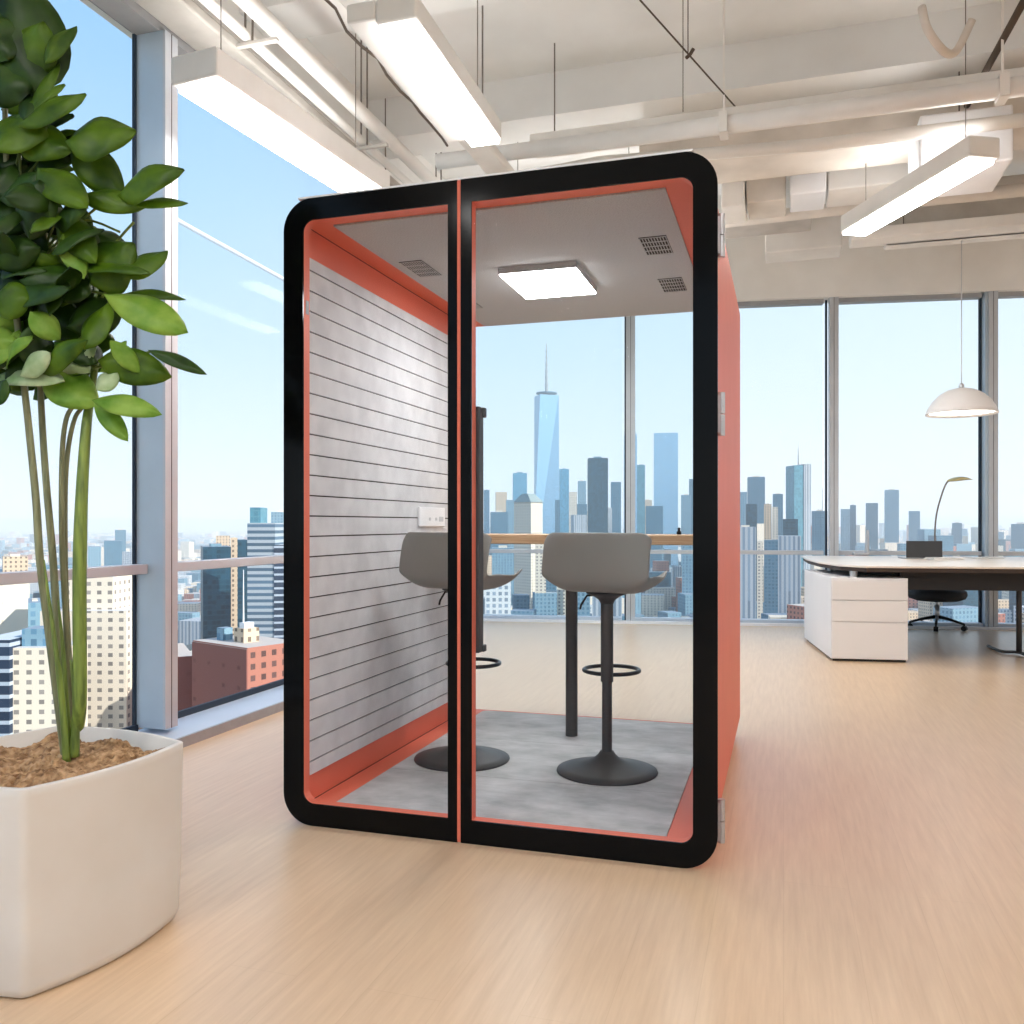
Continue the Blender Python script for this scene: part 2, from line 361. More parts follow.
# left window wall: window_1 .. window_5
TOPL = 3.61
mull_b = [-4.7, -2.9, -1.1, .95, 3.717, 5.9, 8.0]
for i in range(len(mull_b) - 1):
    b0, b1 = mull_b[i], mull_b[i + 1]
    wv = empty('window_%d' % (i + 1), (0, 0, 0), ROOM, kind='structure')
    bm = BM(); box(bm, -3.16, -3.0, b0, b0 + .095, .07, TOPL); o = finish('mullion', bm, [M['mullside']], wv)
    bx('mullion_cover', M['mullion'], -3.0, -2.985, b0 - .0, b0 + .095, .07, TOPL, wv)
    bx('cover_groove', M['gap'], -2.986, -2.984, b0 + .045, b0 + .05, .07, TOPL, wv)
    bx('gasket', M['rubber'], -3.175, -3.16, b0 - .016, b0 + .0, .07, TOPL, wv)
    bx('pane', M['winglass'], -3.172, -3.164, b0 + .095, b1 - .03, .07, TOPL, wv)
    bx('rail', M['mullion'], -3.16, -3.09, b0 + .095, b1, .856, .906, wv, .004)
    bx('header', M['header'], -3.17, -3.02, b0, b1, TOPL, TOPZ + .12, wv)
    bx('sill_seal', M['rubber'], -3.17, -3.15, b0 + .095, b1, .05, .085, wv)
rbx('trim_1', M['sill'], -3.17, -2.86, -6, BAY, .0, .05, kind='structure')
rbx('trim_2', M['silldark'], -2.86, -2.845, -6, BAY, .0, .052, kind='structure')

wv = empty('window_7', (0, 0, 0), ROOM, kind='structure')
bx('mullion', M['mullion'], -3.3, -3.16, BAY, BAY + .1, 0, TOPZ, wv); bx('corner_post', M['mullion'], -4.22, -4.12, BAY, BAY + .1, 0, TOPZ, wv)
bx('pane', M['winglass'], -4.12, -3.3, BAY + .04, BAY + .05, .05, TOPZ, wv); bx('header', M['mullion'], -4.25, -3.16, BAY, BAY + .12, TOPZ, CZ, wv)
bx('bottom_rail', M['sill'], -4.12, -3.3, BAY, BAY + .1, 0, .06, wv)
wv = empty('window_14', (0, 0, 0), ROOM, kind='structure')
bx('pane', M['winglass'], -4.21, -4.2, BAY + .1, 10.55, .05, TOPZ, wv); bx('header', M['mullion'], -4.25, -4.15, BAY + .1, 10.6, TOPZ, CZ, wv)
bx('bottom_rail', M['sill'], -4.25, -4.15, BAY + .1, 10.6, 0, .06, wv)
# back window wall
bpx = [437, 626, 829.5, 989, 1100, 1300]
ts = [backx(p) for p in bpx] + [TR]
for i in range(len(ts) - 1):
    t0, t1 = ts[i], ts[i + 1]
    wv = empty('window_%d' % (i + 8), (BP.x, BP.y, 0), BA, kind='structure')
    mw = (.105, .1, .095, .09, .1, .1)[min(i, 5)]; dpt = .16 if i != 2 else .07
    bx('mullion', M['mullion'], t0, t0 + mw, .0, dpt, .0, TOPZ, wv)
    bx('mullion_groove', M['gap'], t0 + mw*.48, t0 + mw*.52, -.002, .0, .02, TOPZ, wv)
    if i >= 3: bx('mullion_side', M['mullside'], t0 - .03, t0, .02, .16, .02, TOPZ, wv)
    bx('gasket', M['rubber'], t0 - .055 if i >= 3 else t0 - .02, t0 - (.03 if i >= 3 else 0), .12, .15, .02, TOPZ, wv)
    bx('pane', M['winglass'], t0 + mw, t1 - .05, .135, .142, .06, TOPZ - .03, wv)
    bx('rail', M['mullion'], t0 + mw, t1 - .05, .06, .13, .775, .82, wv, .004)
    bx('bottom_rail', M['sill'], t0 + mw, t1 - .05, .02, .15, .0, .06, wv)
    bx('top_rail', M['silldark'], t0 + mw, t1 - .05, .05, .15, TOPZ - .05, TOPZ, wv)
bw('baseboard_back', M['white'], TL + .5, TR, -.06, -.0, 0, .03, kind='structure')

# ------------------------------------------------------------------ office pod
pod = empty('office_pod', world(-1.775, 2.863), ROOM, 'tall coral and black glass office pod standing in the middle of the room', 'office pod')
W, H, D = 1.557, 2.31, 1.9
bm = BM(); ring_prism(bm, rrect(.004, W, .0, H, .11), rrect(.037, W - .037, .045, 2.245, .002), .052, D)
shell = finish('shell', bm, M['coral'], pod)
bm = BM(); box(bm, .037, .042, .1, 1.86, .149, 2.128, 1)
z = .151
edges = [.149] + [.2033 + k * (2.078 - .2033) / 24 for k in range(25)] + [2.128]
for a, b in zip(edges[:-1], edges[1:]): box(bm, .042, .05, .1, 1.86, a + .0028, b - .0028, 0)
finish('slatted_wall_panel', bm, [M['slat'], M['gap']], pod)
bm = BM(); box(bm, W - .042, W - .037, .1, 1.86, .149, 2.128, 1)
for a, b in zip(edges[:-1], edges[1:]): box(bm, W - .05, W - .042, .1, 1.86, a + .0028, b - .0028, 0)
finish('slatted_wall_panel', bm, [M['slat'], M['gap']], pod)
bm = BM()
bm.free()
for zz in (.0455, 2.2445): bx('seam', M['gap'], .0372, .0392, .1, 1.87, zz - .0015, zz + .0015, pod)
bm = BM(); prism(bm, rrect(.145, 1.395, .114, 1.86, (.0, .0, .04, .04)), .045, .05); finish('floor_tiles', bm, M['tile'], pod)
bm = BM(); prism(bm, rrect(.145, 1.395, .114, 1.875, (.0, .0, .04, .04)), 2.238, 2.245); finish('ceiling_panel', bm, M['felt'], pod)
bx('back_glass', M['podglass'], .037, W - .037, D - .03, D - .02, .045, 2.245, pod)
bx('roof_panel', M['white'], .06, W - .06, .0, D, H - .001, H + .006, pod)
# fixed front panel
fx = empty('fixed_front_panel', parent=pod)
o_ = rrect(0, .689, 0, H, (.115, 0, 0, .115)); i_ = rrect(.0806, .6535, .08, 2.23, (.042, 0, 0, .042))
bm = BM(); ring_prism(bm, o_, i_, 0, .008); finish('black_border', bm, M['black'], fx)
o_ = rrect(.004, .688, 0.004, H-.004, (.11, 0, 0, .11)); i_ = rrect(.081, .653, .0805, 2.2295, (.042, 0, 0, .042))
bm = BM(); ring_prism(bm, o_, i_, .008, .048); finish('panel_frame', bm, M['coral'], fx)
bx('glass_pane', M['podglass'], .075, .66, .012, .02, .075, 2.235, fx)
bx('front_mullion', M['coral'], .689, .7005, .0, .11, .003, 2.307, pod)
# door
dr = empty('door', parent=pod)
o_ = rrect(.7015, 1.575, 0, H, (0, .115, .115, 0)); i_ = rrect(.7405, 1.497, .08, 2.23, (0, .042, .042, 0))
bm = BM(); ring_prism(bm, o_, i_, 0, .008); finish('black_border', bm, M['black'], dr)
o_ = rrect(.703, 1.57, .004, H-.004, (0, .11, .11, 0)); i_ = rrect(.7405, 1.4965, .0805, 2.2295, (0, .042, .042, 0))
bm = BM(); ring_prism(bm, o_, i_, .008, .048); finish('door_frame', bm, M['coral'], dr)
bx('glass_pane', M['podglass'], .735, 1.503, .012, .02, .075, 2.235, dr)
# handle seen inside the door's left stile
bm = BM(); box(bm, .722, .752, .052, .1, .655, 1.525); box(bm, .722, .760, .085, .112, 1.49, 1.525); box(bm, .722, .760, .085, .112, .655, .68)
finish('handle', bm, M['handle'], dr, bevel=.004, label='dark grey vertical pull handle')
for zz in (2.047, 1.467, .146):
    bm = BM(); tube(bm, [(1.582, .06, zz - .07), (1.582, .06, zz - .002)], .012, 14); tube(bm, [(1.582, .06, zz + .002), (1.582, .06, zz + .07)], .012, 14)
    box(bm, 1.5575, 1.578, .045, .075, zz - .06, zz + .06)
    finish('hinge', bm, M['steel'], dr)
bx('latch_plate', M['silldark'], .079, .083, .02, .04, 1.89, 1.94, fx)
# ceiling vents of the pod
def P2pod(px, py, z):
    r_ = room(atz(px, py, z)); return (r_.x + 1.775, r_.y - 2.863)
for qs in ([(399.4,261.9),(421.7,260),(440.9,274.8),(420.5,277)], [(638.7,237.6),(667,235.2),(672.4,252.8),(646.6,255.1)], [(657.7,279.2),(681.7,277.1),(686.7,290),(664.1,292.4)], [(462,303.7),(475,302),(482,307),(469,309)]):
    pp = [P2pod(x, y, 2.238) for x, y in qs]
    x0 = (pp[0][0] + pp[3][0]) / 2; x1 = (pp[1][0] + pp[2][0]) / 2; y0 = (pp[0][1] + pp[1][1]) / 2; y1 = (pp[2][1] + pp[3][1]) / 2
    bm = BM()
    box(bm, x0, x1, y0, y1, 2.2355, 2.238, 0)
    for k in range(10):
        xa = x0 + (x1 - x0) * (k + .0) / 9.4; box(bm, xa, xa + .0035, y0, y1, 2.2335, 2.2355, 1)
    for k in range(5):
        ya = y0 + (y1 - y0) * k / 4.2; box(bm, x0, x1, ya, ya + .006, 2.233, 2.2354, 1)
    finish('vent_grille', bm, [M['gap'], M['felt']], pod)
cl = bx('ceiling_lamp', M['felt'], .576, .927, .808, 1.24, 2.21, 2.238, pod)
bx('lamp_diffuser', M['podglow'], .58, .923, .812, 1.236, 2.204, 2.2095, cl)
# socket on the slatted wall
def wallpt(px, py):   # pixel -> point on the left inner wall of the pod (pod axes)
    k = (px - 512) / FPX; a = -1.775 + .05
    b = a * (CO - 0) ; 
    # world = (a CO + b SI, -a SI + b CO); k = X/Y
    b = (k * (-a * SI) - a * CO) / (SI - k * CO)
    Y = -a * SI + b * CO
    return b - 2.863, CAMZ - (py - HY) / FPX * Y
y0, z0 = wallpt(417.5, 526.5); y1, z1 = wallpt(443, 508)
sk = bx('power_socket', M['white'], .05, .062, y0, y1, z0, z1, pod, .003)
for fa, fb, za, zb in ((.35, .42, .03, .045), (.6, .67, .03, .045), (.75, .92, .025, .05)):
    bx('socket_slot', M['mullion'], .0615, .0632, y0 + (y1 - y0) * fa, y0 + (y1 - y0) * fb, z0 + za, z0 + zb, sk)

# bar table inside pod
tb = empty('bar_table', world(-1.775, 2.863, .0505), ROOM, 'oak bar table on one dark leg inside the pod behind the stools', 'table')
bm = BM(); box(bm, .055, W - .055, 1.22, 1.66, .962, 1.008); finish('tabletop', bm, M['tablewood'], tb, bevel=.004)
bm = BM(); tube(bm, [(.761, 1.423, 0), (.761, 1.423, .962)], .03, 28); finish('leg', bm, M['chargrey'], tb, smooth=False)
bm = BM(); tube(bm, [(.761, 1.423, .955), (.761, 1.423, .9618)], .07, 28); finish('mounting_plate', bm, M['chargrey'], tb)
gx = P2pod(679, 532, 1.06)
g = aty(679, 530, 4.3); gp = room(g)
bm = BM(); lathe(bm, [(0, 0), (.012, 0), (.012, .012), (.006, .02), (.008, .03), (0, .035)], 16)
finish('table_grommet', bm, M['blackmet'], loc=(g.x, g.y, 1.059), smooth=True, label='small black knob standing on the pod table near its right end', cat='knob')

# stools
def stool(cx, cy, rz, label):
    t = empty('bar_stool', (cx, cy, .0505), rz, label, 'stool', 'swivel bar stools in the pod')
    bm = BM(); lathe(bm, [(0, 0), (.2135, 0), (.2155, .004), (.2135, .009), (.17, .019), (.12, .031), (.08, .045), (.055, .058), (.038, .073), (.029, .088), (0, .088)], 72)
    finish('base', bm, M['chargrey'], t, smooth=True)
    bm = BM(); tube(bm, [(0, 0, .085), (0, 0, .395)], .0215, 28); finish('lower_column', bm, M['chargrey'], t)
    bm = BM(); tube(bm, [(0, 0, .385), (0, 0, .74)], .027, 28); finish('gas_lift_sleeve', bm, M['chargrey'], t)
    bm = BM(); pts = [(-.03 + .122 * math.sin(a), .135 - .122 * math.cos(a), .412) for a in [2*PI*k/48 for k in range(48)]]
    rings = []
    for i, p_ in enumerate(pts):
        c = Vector(p_); o2 = Vector((-.03, .135, .412)); rad = (c - o2).normalized()
        rings.append([bm.verts.new(c + rad * .009 * math.cos(q) + Vector((0, 0, 1)) * .009 * math.sin(q)) for q in [2*PI*k/12 for k in range(12)]])
    for i in range(48):
        for k in range(12): bm.faces.new((rings[i][k], rings[i][(k+1) % 12], rings[(i+1) % 48][(k+1) % 12], rings[(i+1) % 48][k]))
    finish('footrest_ring', bm, M['ringblk'], t, smooth=True)
    bm = BM(); lathe(bm, [(0, .72), (.028, .72), (.035, .735), (.06, .752), (.088, .762), (.09, .768), (0, .768)], 40)
    finish('seat_bracket', bm, M['chargrey'], t, smooth=True)
    bm = BM(); tube(bm, [(-.02, .0, .757), (-.09, -.005, .75), (-.115, -.01, .71), (-.12, -.01, .69)], .005, 8); finish('height_lever', bm, M['blackmet'], t, smooth=True)
    # bucket seat: grid across (u) and along (v: top of the back -> front lip)
    prof = [(-.175, 1.025), (-.179, .99), (-.180, .94), (-.177, .88), (-.168, .825), (-.14, .79), (-.08, .775), (-.01, .772), (.06, .775), (.12, .785), (.165, .80), (.19, .815)]
    NU = 24; G = []
    bm = BM(); nv = len(prof) - 1
    for j, (py_, pz_) in enumerate(prof):
        v = j / nv; row = []
        backness = max(0, 1 - v / .45)
        hw = .238 if v < .5 else .238 - .05 * (v - .5)
        # pull the ends in: rounded top corners
        for i in range(NU + 1):
            u = -1 + 2 * i / NU
            s = abs(u)
            x = hw * u
            y = py_ + backness * .07 * s ** 2.6
            zz = pz_
            if v > .28:
                m_ = min(1, (v - .28) / .25) * (1 - .55 * max(0, (v - .6) / .4))
                zz += .07 * m_ * max(0, s - .55) ** 2 / .2 + (.012 * s ** 4 if v > .85 else 0) 
            if j <= 1: zz -= (.03 if j == 0 else .006) * max(0, (s - .84) / .16) ** 2
            if j >= nv - 1: y -= .012 * s ** 6
            row.append(bm.verts.new((x, y, zz)))
        G.append(row)
    for j in range(nv):
        for i in range(NU): bm.faces.new((G[j][i], G[j][i+1], G[j+1][i+1], G[j+1][i]))
    o = finish('seat', bm, M['seat'], t, smooth=True)
    s_ = o.modifiers.new('thick', 'SOLIDIFY'); s_.thickness = .012; s_.offset = 0
    s2 = o.modifiers.new('sub', 'SUBSURF'); s2.levels = 1; s2.render_levels = 2
    return t
p1 = atz(607, 771.5, .05); p2 = atz(462, 759, .05)
stool(p1.x, p1.y, math.radians(-27), 'grey bucket bar stool standing behind the door glass, right of the centre post')
stool(p2.x, p2.y, math.radians(-32), 'grey bucket bar stool beside the slatted wall, half hidden by the centre post')

# ------------------------------------------------------------------ plant in pot
pang = math.radians(66)
pc = Vector((-1.25, 2.344))
def potloop(s, rc=.06, bulge=.034, n=7):
    """rounded square with slightly bowed sides, half size s"""
    out = []
    for q in range(4):
        a0 = q * PI / 2
        for k in range(12):      # side
            f = -1 + 2 * (k + .5) / 12
            x = s + bulge * (1 - f * f); y = f * (s - rc)
            out.append((x * math.cos(a0) - y * math.sin(a0), x * math.sin(a0) + y * math.cos(a0)))
        for k in range(n):
            a = PI / 2 * (k + .5) / n
            x = s - rc + rc * math.cos(a); y = s - rc + rc * math.sin(a)
            out.append((x * math.cos(a0) - y * math.sin(a0), x * math.sin(a0) + y * math.cos(a0)))
    return out
plant = empty('potted_plant', (pc.x, pc.y, 0), 0, 'tall leafy potted plant in a square white planter by the left window', 'plant')
bm = BM(); levels = [(.0, .228, .03), (.008, .238, .03), (.03, .246, .03), (.2, .25, .028), (.47, .253, .026), (.488, .253, .026), (.49, .251, .026), (.49, .238, .024), (.40, .236, .024)]
loops = []
for zz, s, rc in levels:
    loops.append([bm.verts.new((x, y, zz)) for x, y in potloop(s, rc)])
for A, B in zip(loops[:-1], loops[1:]):
    n = len(A)
    for k in range(n): bm.faces.new((A[k], A[(k+1) % n], B[(k+1) % n], B[k]))
bm.faces.new(loops[0][::-1]); bm.faces.new(loops[-1])
pot = finish('planter', bm, M['pot'], plant, smooth=True); pot.rotation_euler = (0, 0, pang); pot.scale = (1, 1, 1.015)
bm = BM(); g_ = []; nn = 60
for i in range(nn + 1):
    r_ = []
    for j in range(nn + 1):
        x = -.238 + .476 * i / nn; y = -.238 + .476 * j / nn
        z_ = .474 + .012 * math.sin(x * 31 + 1) * math.cos(y * 27) + random.uniform(-.006, .006) - (x*x + y*y) * .05
        r_.append(bm.verts.new((x, y, z_)))
    g_.append(r_)
for i in range(nn):
    for j in range(nn): bm.faces.new((g_[i][j], g_[i+1][j], g_[i+1][j+1], g_[i][j+1]))
so_ = finish('soil', bm, M['soil'], plant); so_.rotation_euler = (0, 0, pang)
def PL(px, py, Y=2.4):
    p = aty(px, py, Y); return Vector((p.x - pc.x, p.y - pc.y, p.z))
def smoothline(pts, n=6):
    out = []
    P = [pts[0]] + pts + [pts[-1]]
    for i in range(1, len(P) - 2):
        for k in range(n):
            t = k / n; a, b, c, d = P[i-1], P[i], P[i+1], P[i+2]
            out.append(.5 * ((2*b) + (c - a) * t + (2*a - 5*b + 4*c - d) * t*t + (3*b - a - 3*c + d) * t**3))
    out.append(pts[-1]); return out
stems = [
 ([(66,760,2.38),(58,700,2.37),(50,640,2.36),(40,560,2.36),(36,500,2.36),(29,430,2.36),(23,375,2.36),(14,290,2.38),(8,200,2.4),(5,100,2.42),(8,20,2.42)], .012, 'stemgrey'),
 ([(69,760,2.40),(64,700,2.41),(58,640,2.42),(53,560,2.43),(46,480,2.44),(41,400,2.44),(40,340,2.44),(44,250,2.46),(50,170,2.48)], .012, 'stemgrey'),
 ([(72,758,2.42),(69,690,2.44),(66,620,2.45),(62,540,2.45),(62,460,2.45),(66,420,2.45),(76,402,2.45),(90,380,2.46)], .0095, 'stemgrey'),
 ([(72,700,2.45),(66,600,2.47),(65,500,2.47),(68,450,2.47),(75,418,2.47),(84,403,2.47),(88,370,2.47)], .0085, 'stemgrey'),
 ([(67,762,2.35),(62,700,2.34),(56,650,2.33),(49,600,2.33),(44,560,2.33)], .011, 'stem'),
 ([(74,756,2.36),(76,710,2.35),(71,660,2.34)], .014, 'stem'),
 ([(70,760,2.38),(66,706,2.37),(63,650,2.37),(58,600,2.37)], .012, 'stem'),
]
for pts, r_, mk in stems:
    pl = smoothline([PL(*p) for p in pts]); n_ = len(pl)
    bm = BM(); tube(bm, pl, [r_ * (1.0 - (.45 if mk != 'stem' else .85) * i / n_) for i in range(n_)], 10); finish('cane', bm, M[mk], plant, smooth=True)
pl = smoothline([PL(*p) for p in [(72,745,2.38),(78,722,2.36),(80,690,2.34),(79.5,600,2.34),(80,550,2.34),(82,490,2.35),(86,430,2.37),(90,400,2.4),(96,360,2.42)]]); n_ = len(pl)
rr_ = []
for i in range(n_):
    f = i / n_; rr_.append(.010 if f < .1 else (.0175 if f < .5 else .0175 - .018 * (f - .5)))
bm = BM(); tube(bm, pl, rr_, 12); finish('cane', bm, M['stem'], plant, smooth=True, label='thick fresh green cane')
# branches in the crown
for pts in ([(8,200),(40,160),(70,135)], [(14,290),(60,240),(100,205),(122,190)], [(14,290),(20,180),(18,125)], [(44,250),(80,220),(120,232)], [(44,300),(80,290),(110,296)], [(90,370),(120,360),(150,352)], [(90,380),(96,398)], [(44,250),(60,215),(86,200)], [(8,200),(30,110),(46,62)], [(100,300),(122,270),(138,256)], [(100,265),(118,240),(134,222)]):
    pl = smoothline([PL(x, y, 2.4) for x, y in pts], 4); bm = BM(); tube(bm, pl, .0035, 6); finish('twig', bm, M['stem'], plant, smooth=True)
def leaf(bm, base, tip, width, mi, droop=.15, face=None, roundness=.8, fold=.18, twist=0.0):
    L_ = (tip - base).length; d = (tip - base).normalized()
    up = face if face is not None else Vector((random.uniform(-.3, .3), -.7, .6))
    s = d.cross(up).normalized(); nrm = s.cross(d).normalized()
    n, mcols = 10, 6; rows = []
    for i in range(n + 1):
        t = i / n
        wv_ = (math.sin(PI * t ** roundness)) ** .75 if 0 < t < 1 else 0
        wv_ = max(wv_, .03 if t < .5 else .004)
        cpt = base + d * (L_ * t) + nrm * (4 * t * (1 - t) * droop * L_) - Vector((0, 0, 1)) * (droop * .5 * L_ * t * t * t)
        ss = (s * math.cos(twist * t) + nrm * math.sin(twist * t)); nn_ = ss.cross(d)
        row = []
        for j in range(mcols + 1):
            q = -1 + 2 * j / mcols
            row.append(bm.verts.new(cpt + ss * (q * wv_ * width / 2) + nn_ * (-abs(q) * fold * 1.25 * width * wv_ + .035 * width * math.sin(9 * t + 3 * q))))
        rows.append(row)
    for i in range(n):
        for j in range(mcols):
            bm.faces.new((rows[i][j], rows[i+1][j], rows[i+1][j+1], rows[i][j+1])).material_index = mi
bm = BM()
hand = [  # base, tip, width px, material, depths
 ((36,96),(6,-34),86,1,.8), ((45,64),(77,24),22,0,.9), ((24,120),(52,84),40,1,.9), ((10,60),(-14,10),50,1,.8), ((18,126),(86,92),36,0,1), ((18,134),(72,150),44,0,.7),
 ((66,142),(136,128),56,0,.75), ((72,140),(124,200),40,0,.9), ((118,196),(184,166),40,0,.75), ((132,204),(188,202),16,0,1),
 ((38,168),(88,206),38,0,.8), ((78,196),(146,206),26,0,1), ((90,284),(134,240),60,0,.7), ((122,276),(168,250),32,0,.9),
 ((104,294),(188,330),38,2,1.1), ((118,296),(186,297),13,0,1), ((98,360),(172,374),38,0,.9), ((148,350),(207,373),15,1,1),
 ((42,370),(98,404),44,2,.9), ((92,400),(162,412),24,2,1), ((94,400),(128,440),20,2,1), ((6,380),(-10,404),26,1,1),
 ((30,92),(-20,60),60,1,.8), ((36,110),(-4,150),60,0,.8), ((26,70),(44,20),50,0,.8), ((84,350),(110,300),34,0,.9),
 ((60,372),(96,346),26,3,1), ((90,372),(60,350),22,3,1), ((100,372),(126,340),24,2,1), ((96,390),(118,372),24,3,1),
 ((20,376),(50,352),24,3,1), ((12,366),(34,330),26,2,1), ((60,340),(30,310),28,2,1), ((110,340),(140,372),20,2,1),
 ((30,130),(60,60),20,0,1), ((0,200),(44,170),40,1,.8), ((40,180),(30,240),46,1,.8), ((60,215),(96,262),34,0,.8), ((64,232),(84,278),26,2,.8),
 ((20,330),(-16,366),30,2,1), ((30,300),(-10,300),40,0,.9),
]
for (b_, t_, w_, mi, rd) in hand:
    Y = random.uniform(2.28, 2.36); Yt = Y + random.uniform(-.05, .05)
    leaf(bm, PL(b_[0], b_[1], Y), PL(t_[0], t_[1], Yt), w_ * Y / FPX, mi, droop=random.uniform(.03, .09), face=Vector((random.uniform(-.25, .25), -.85, random.uniform(.1, .5))), roundness=rd, fold=.12)
rnd = random.Random(11)
for k in range(190):
    while True:
        x = rnd.gauss(34, 44); y = rnd.uniform(110, 392)
        lim = 120 if y > 230 else 62 + (y - 110) * .25
        if -90 < x < lim - 20: break
    Y = rnd.uniform(2.3, 2.68); a = rnd.uniform(0, 2 * PI); ln = rnd.uniform(36, 74)
    if x + ln * math.cos(a) > lim + 30: a = PI - a
    dx, dy = ln * math.cos(a), ln * math.sin(a) * .7
    mi = rnd.choice([0, 1, 1, 1, 1]) if y < 300 else rnd.choice([0, 1, 2, 2, 0, 1, 3])  # mostly dark greens: shade inside the crown put into the leaf colour
    if y + dy > 400: dy = -dy
    leaf(bm, PL(x, y, Y), PL(x + dx, y + dy, Y + rnd.uniform(-.1, .1)), rnd.uniform(24, 46) * Y / FPX, mi, droop=rnd.uniform(.05, .2), face=Vector((rnd.uniform(-.6, .6), -.6, rnd.uniform(0, .8))), roundness=rnd.uniform(.75, 1.1))
for k in range(16):   # upper crown reaching out of the picture
    x = rnd.uniform(-90, 6); y = rnd.uniform(-60, 120); Y = rnd.uniform(2.42, 2.66); a = rnd.uniform(.6 * PI, 1.5 * PI)
    leaf(bm, PL(x, y, Y), PL(x + 80*math.cos(a), y + 80*math.sin(a), Y), rnd.uniform(54, 74) * Y / FPX, rnd.choice([0, 1, 1]), roundness=.85)
fo = finish('foliage', bm, [M['leaf1'], M['leaf2'], M['leaf3'], M['leaf4']], plant, smooth=True)
sm = fo.modifiers.new('thick', 'SOLIDIFY'); sm.thickness = .0012

# ------------------------------------------------------------------ ceiling services
def strip_lamp(p0, p1, w_, h_, label, side=0.0):
    """long lamp running from p0 to p1 (world, lower face)"""
    d = Vector((p1.x - p0.x, p1.y - p0.y, 0)); ln = d.length; ang = math.atan2(d.y, d.x)
    t = empty('hanging_strip_light', (p0.x, p0.y, p0.z), ang, label, 'ceiling light')
    bm = BM(); prism(bm, [(0, -w_/2), (ln, -w_/2), (ln, w_/2), (0, w_/2)], .02, h_)
    if side: box(bm, 0, ln, w_/2, w_/2 + side, .04, h_)
    finish('housing', bm, M['duct'], t, bevel=.01)
    bx('diffuser', M['tubeglow'], .04, ln - .01, -w_/2 + .012, w_/2 - .012, 0, .02, t)
    bx('added_top_glow', M['topfill'], .04, ln - .04, -w_/2 + .02, w_/2 - .02, h_, h_ + .004, t)  # extra glowing face, added as ceiling fill
    for x in (ln * .12, ln * .88):
        bm = BM(); tube(bm, [(x, 0, h_ + .004), (x, 0, CZ - .0005 - p0.z)], .003, 6); finish('suspension_wire', bm, M['wire'], t)
    return t
strip_lamp(atz(193, 84, 3.1), atz(372, 200, 3.1) , .26, .15, 'long glowing strip light hanging beside the left windows')
strip_lamp(atz(395.5, 25, 3.1), atz(486, 146, 3.1), .175, .12, 'glowing strip light above the pod beside the dark ceiling cable', side=.13)
strip_lamp(atz(985, 160, 3.2), atz(853, 236, 3.2), .2, .14, 'diagonal glowing strip light above the desk side of the room')
strip_lamp(world(-1.9, -2.5, 3.1), world(-1.9, .5, 3.1), .2, .12, 'added unseen fill light behind the viewer, near the left windows')  # three unseen lamps behind the camera, added to brighten the room
strip_lamp(world(0.4, -2.5, 3.1), world(0.4, .8, 3.1), .2, .12, 'added unseen fill light behind the viewer, in the middle')
strip_lamp(world(2.8, -2.5, 3.1), world(2.8, 1.2, 3.1), .2, .12, 'added unseen fill light behind the viewer, on the desk side')
strip_lamp(world(5.9, .0, 3.1), world(5.9, 2.1, 3.1), .2, .12, 'added unseen fill light beyond the right edge of the view, nearer one')  # added pair outside the view, fill for the desk side
strip_lamp(world(5.9, 4.9, 3.1), world(5.9, 7.3, 3.1), .2, .12, 'added unseen fill light beyond the right edge of the view, farther one')
strip_lamp(world(-1.12, 6.4, 3.15), world(-1.12, 8.2, 3.15), .2, .12, 'added unseen fill light behind the pod top, on its right side')  # added pair concealed by the pod, fill for the far floor and wall
strip_lamp(world(-2.0, 6.4, 3.15), world(-2.0, 8.2, 3.15), .2, .12, 'added unseen fill light behind the pod top, on its left side')

def rtube(name, pts, r_, mat, label, cat, n=16):
    bm = BM(); tube(bm, [world(*p) for p in pts], r_, n); return finish(name, bm, mat, smooth=True, label=label, cat=cat)
def rduct(name, mat, a0, a1, b0, b1, z0, z1, label, cat='duct', bevel=.012):
    t = rbx(name, mat, a0, a1, b0, b1, z0, z1, None, bevel, label=label, cat=cat)
    if z1 < CZ - .01:
        am, bm_ = (a0 + a1) / 2, (b0 + b1) / 2
        spots = [(a0 + min(.15, (a1-a0)*.2), bm_), (a0 + (a1 - a0) * .38, bm_)] if a1 - a0 > b1 - b0 else [(am, b0 + (b1 - b0) * .4), (am, b0 + (b1 - b0) * .8)]
        for (x, y) in spots:
            bx('hanger_rod', M['wire'], x - .004, x + .004, y - .004, y + .004, z1 - .01, CZ - .002, t)
    return t
# along the left window head
rduct('cable_tray', M['duct3'], -2.96, -2.74, -2, 8.0, 3.6, 3.66, 'long grey tray running along the head of the left windows', 'tray')
rtube('conduit_pipe', [(-2.64, -2, 3.62), (-2.64, 8.1, 3.62)], .028, M['duct'], 'slim white pipe along the left window head, outermost of the pair', 'pipe')
rtube('conduit_pipe', [(-2.52, -2, 3.68), (-2.52, 8.1, 3.68)], .045, M['duct'], 'thicker white pipe running along the left windows beside the slim pipe', 'pipe')
for k, b in enumerate((2.6, 3.9, 5.2, 6.5)):
    rduct('pipe_bracket', M['duct3'], -2.7, -2.46, b, b + .03, 3.57, 3.59, 'grey bracket holding the window side pipes, number %s from the near end' % ('one', 'two', 'three', 'four')[k], 'bracket', .004)
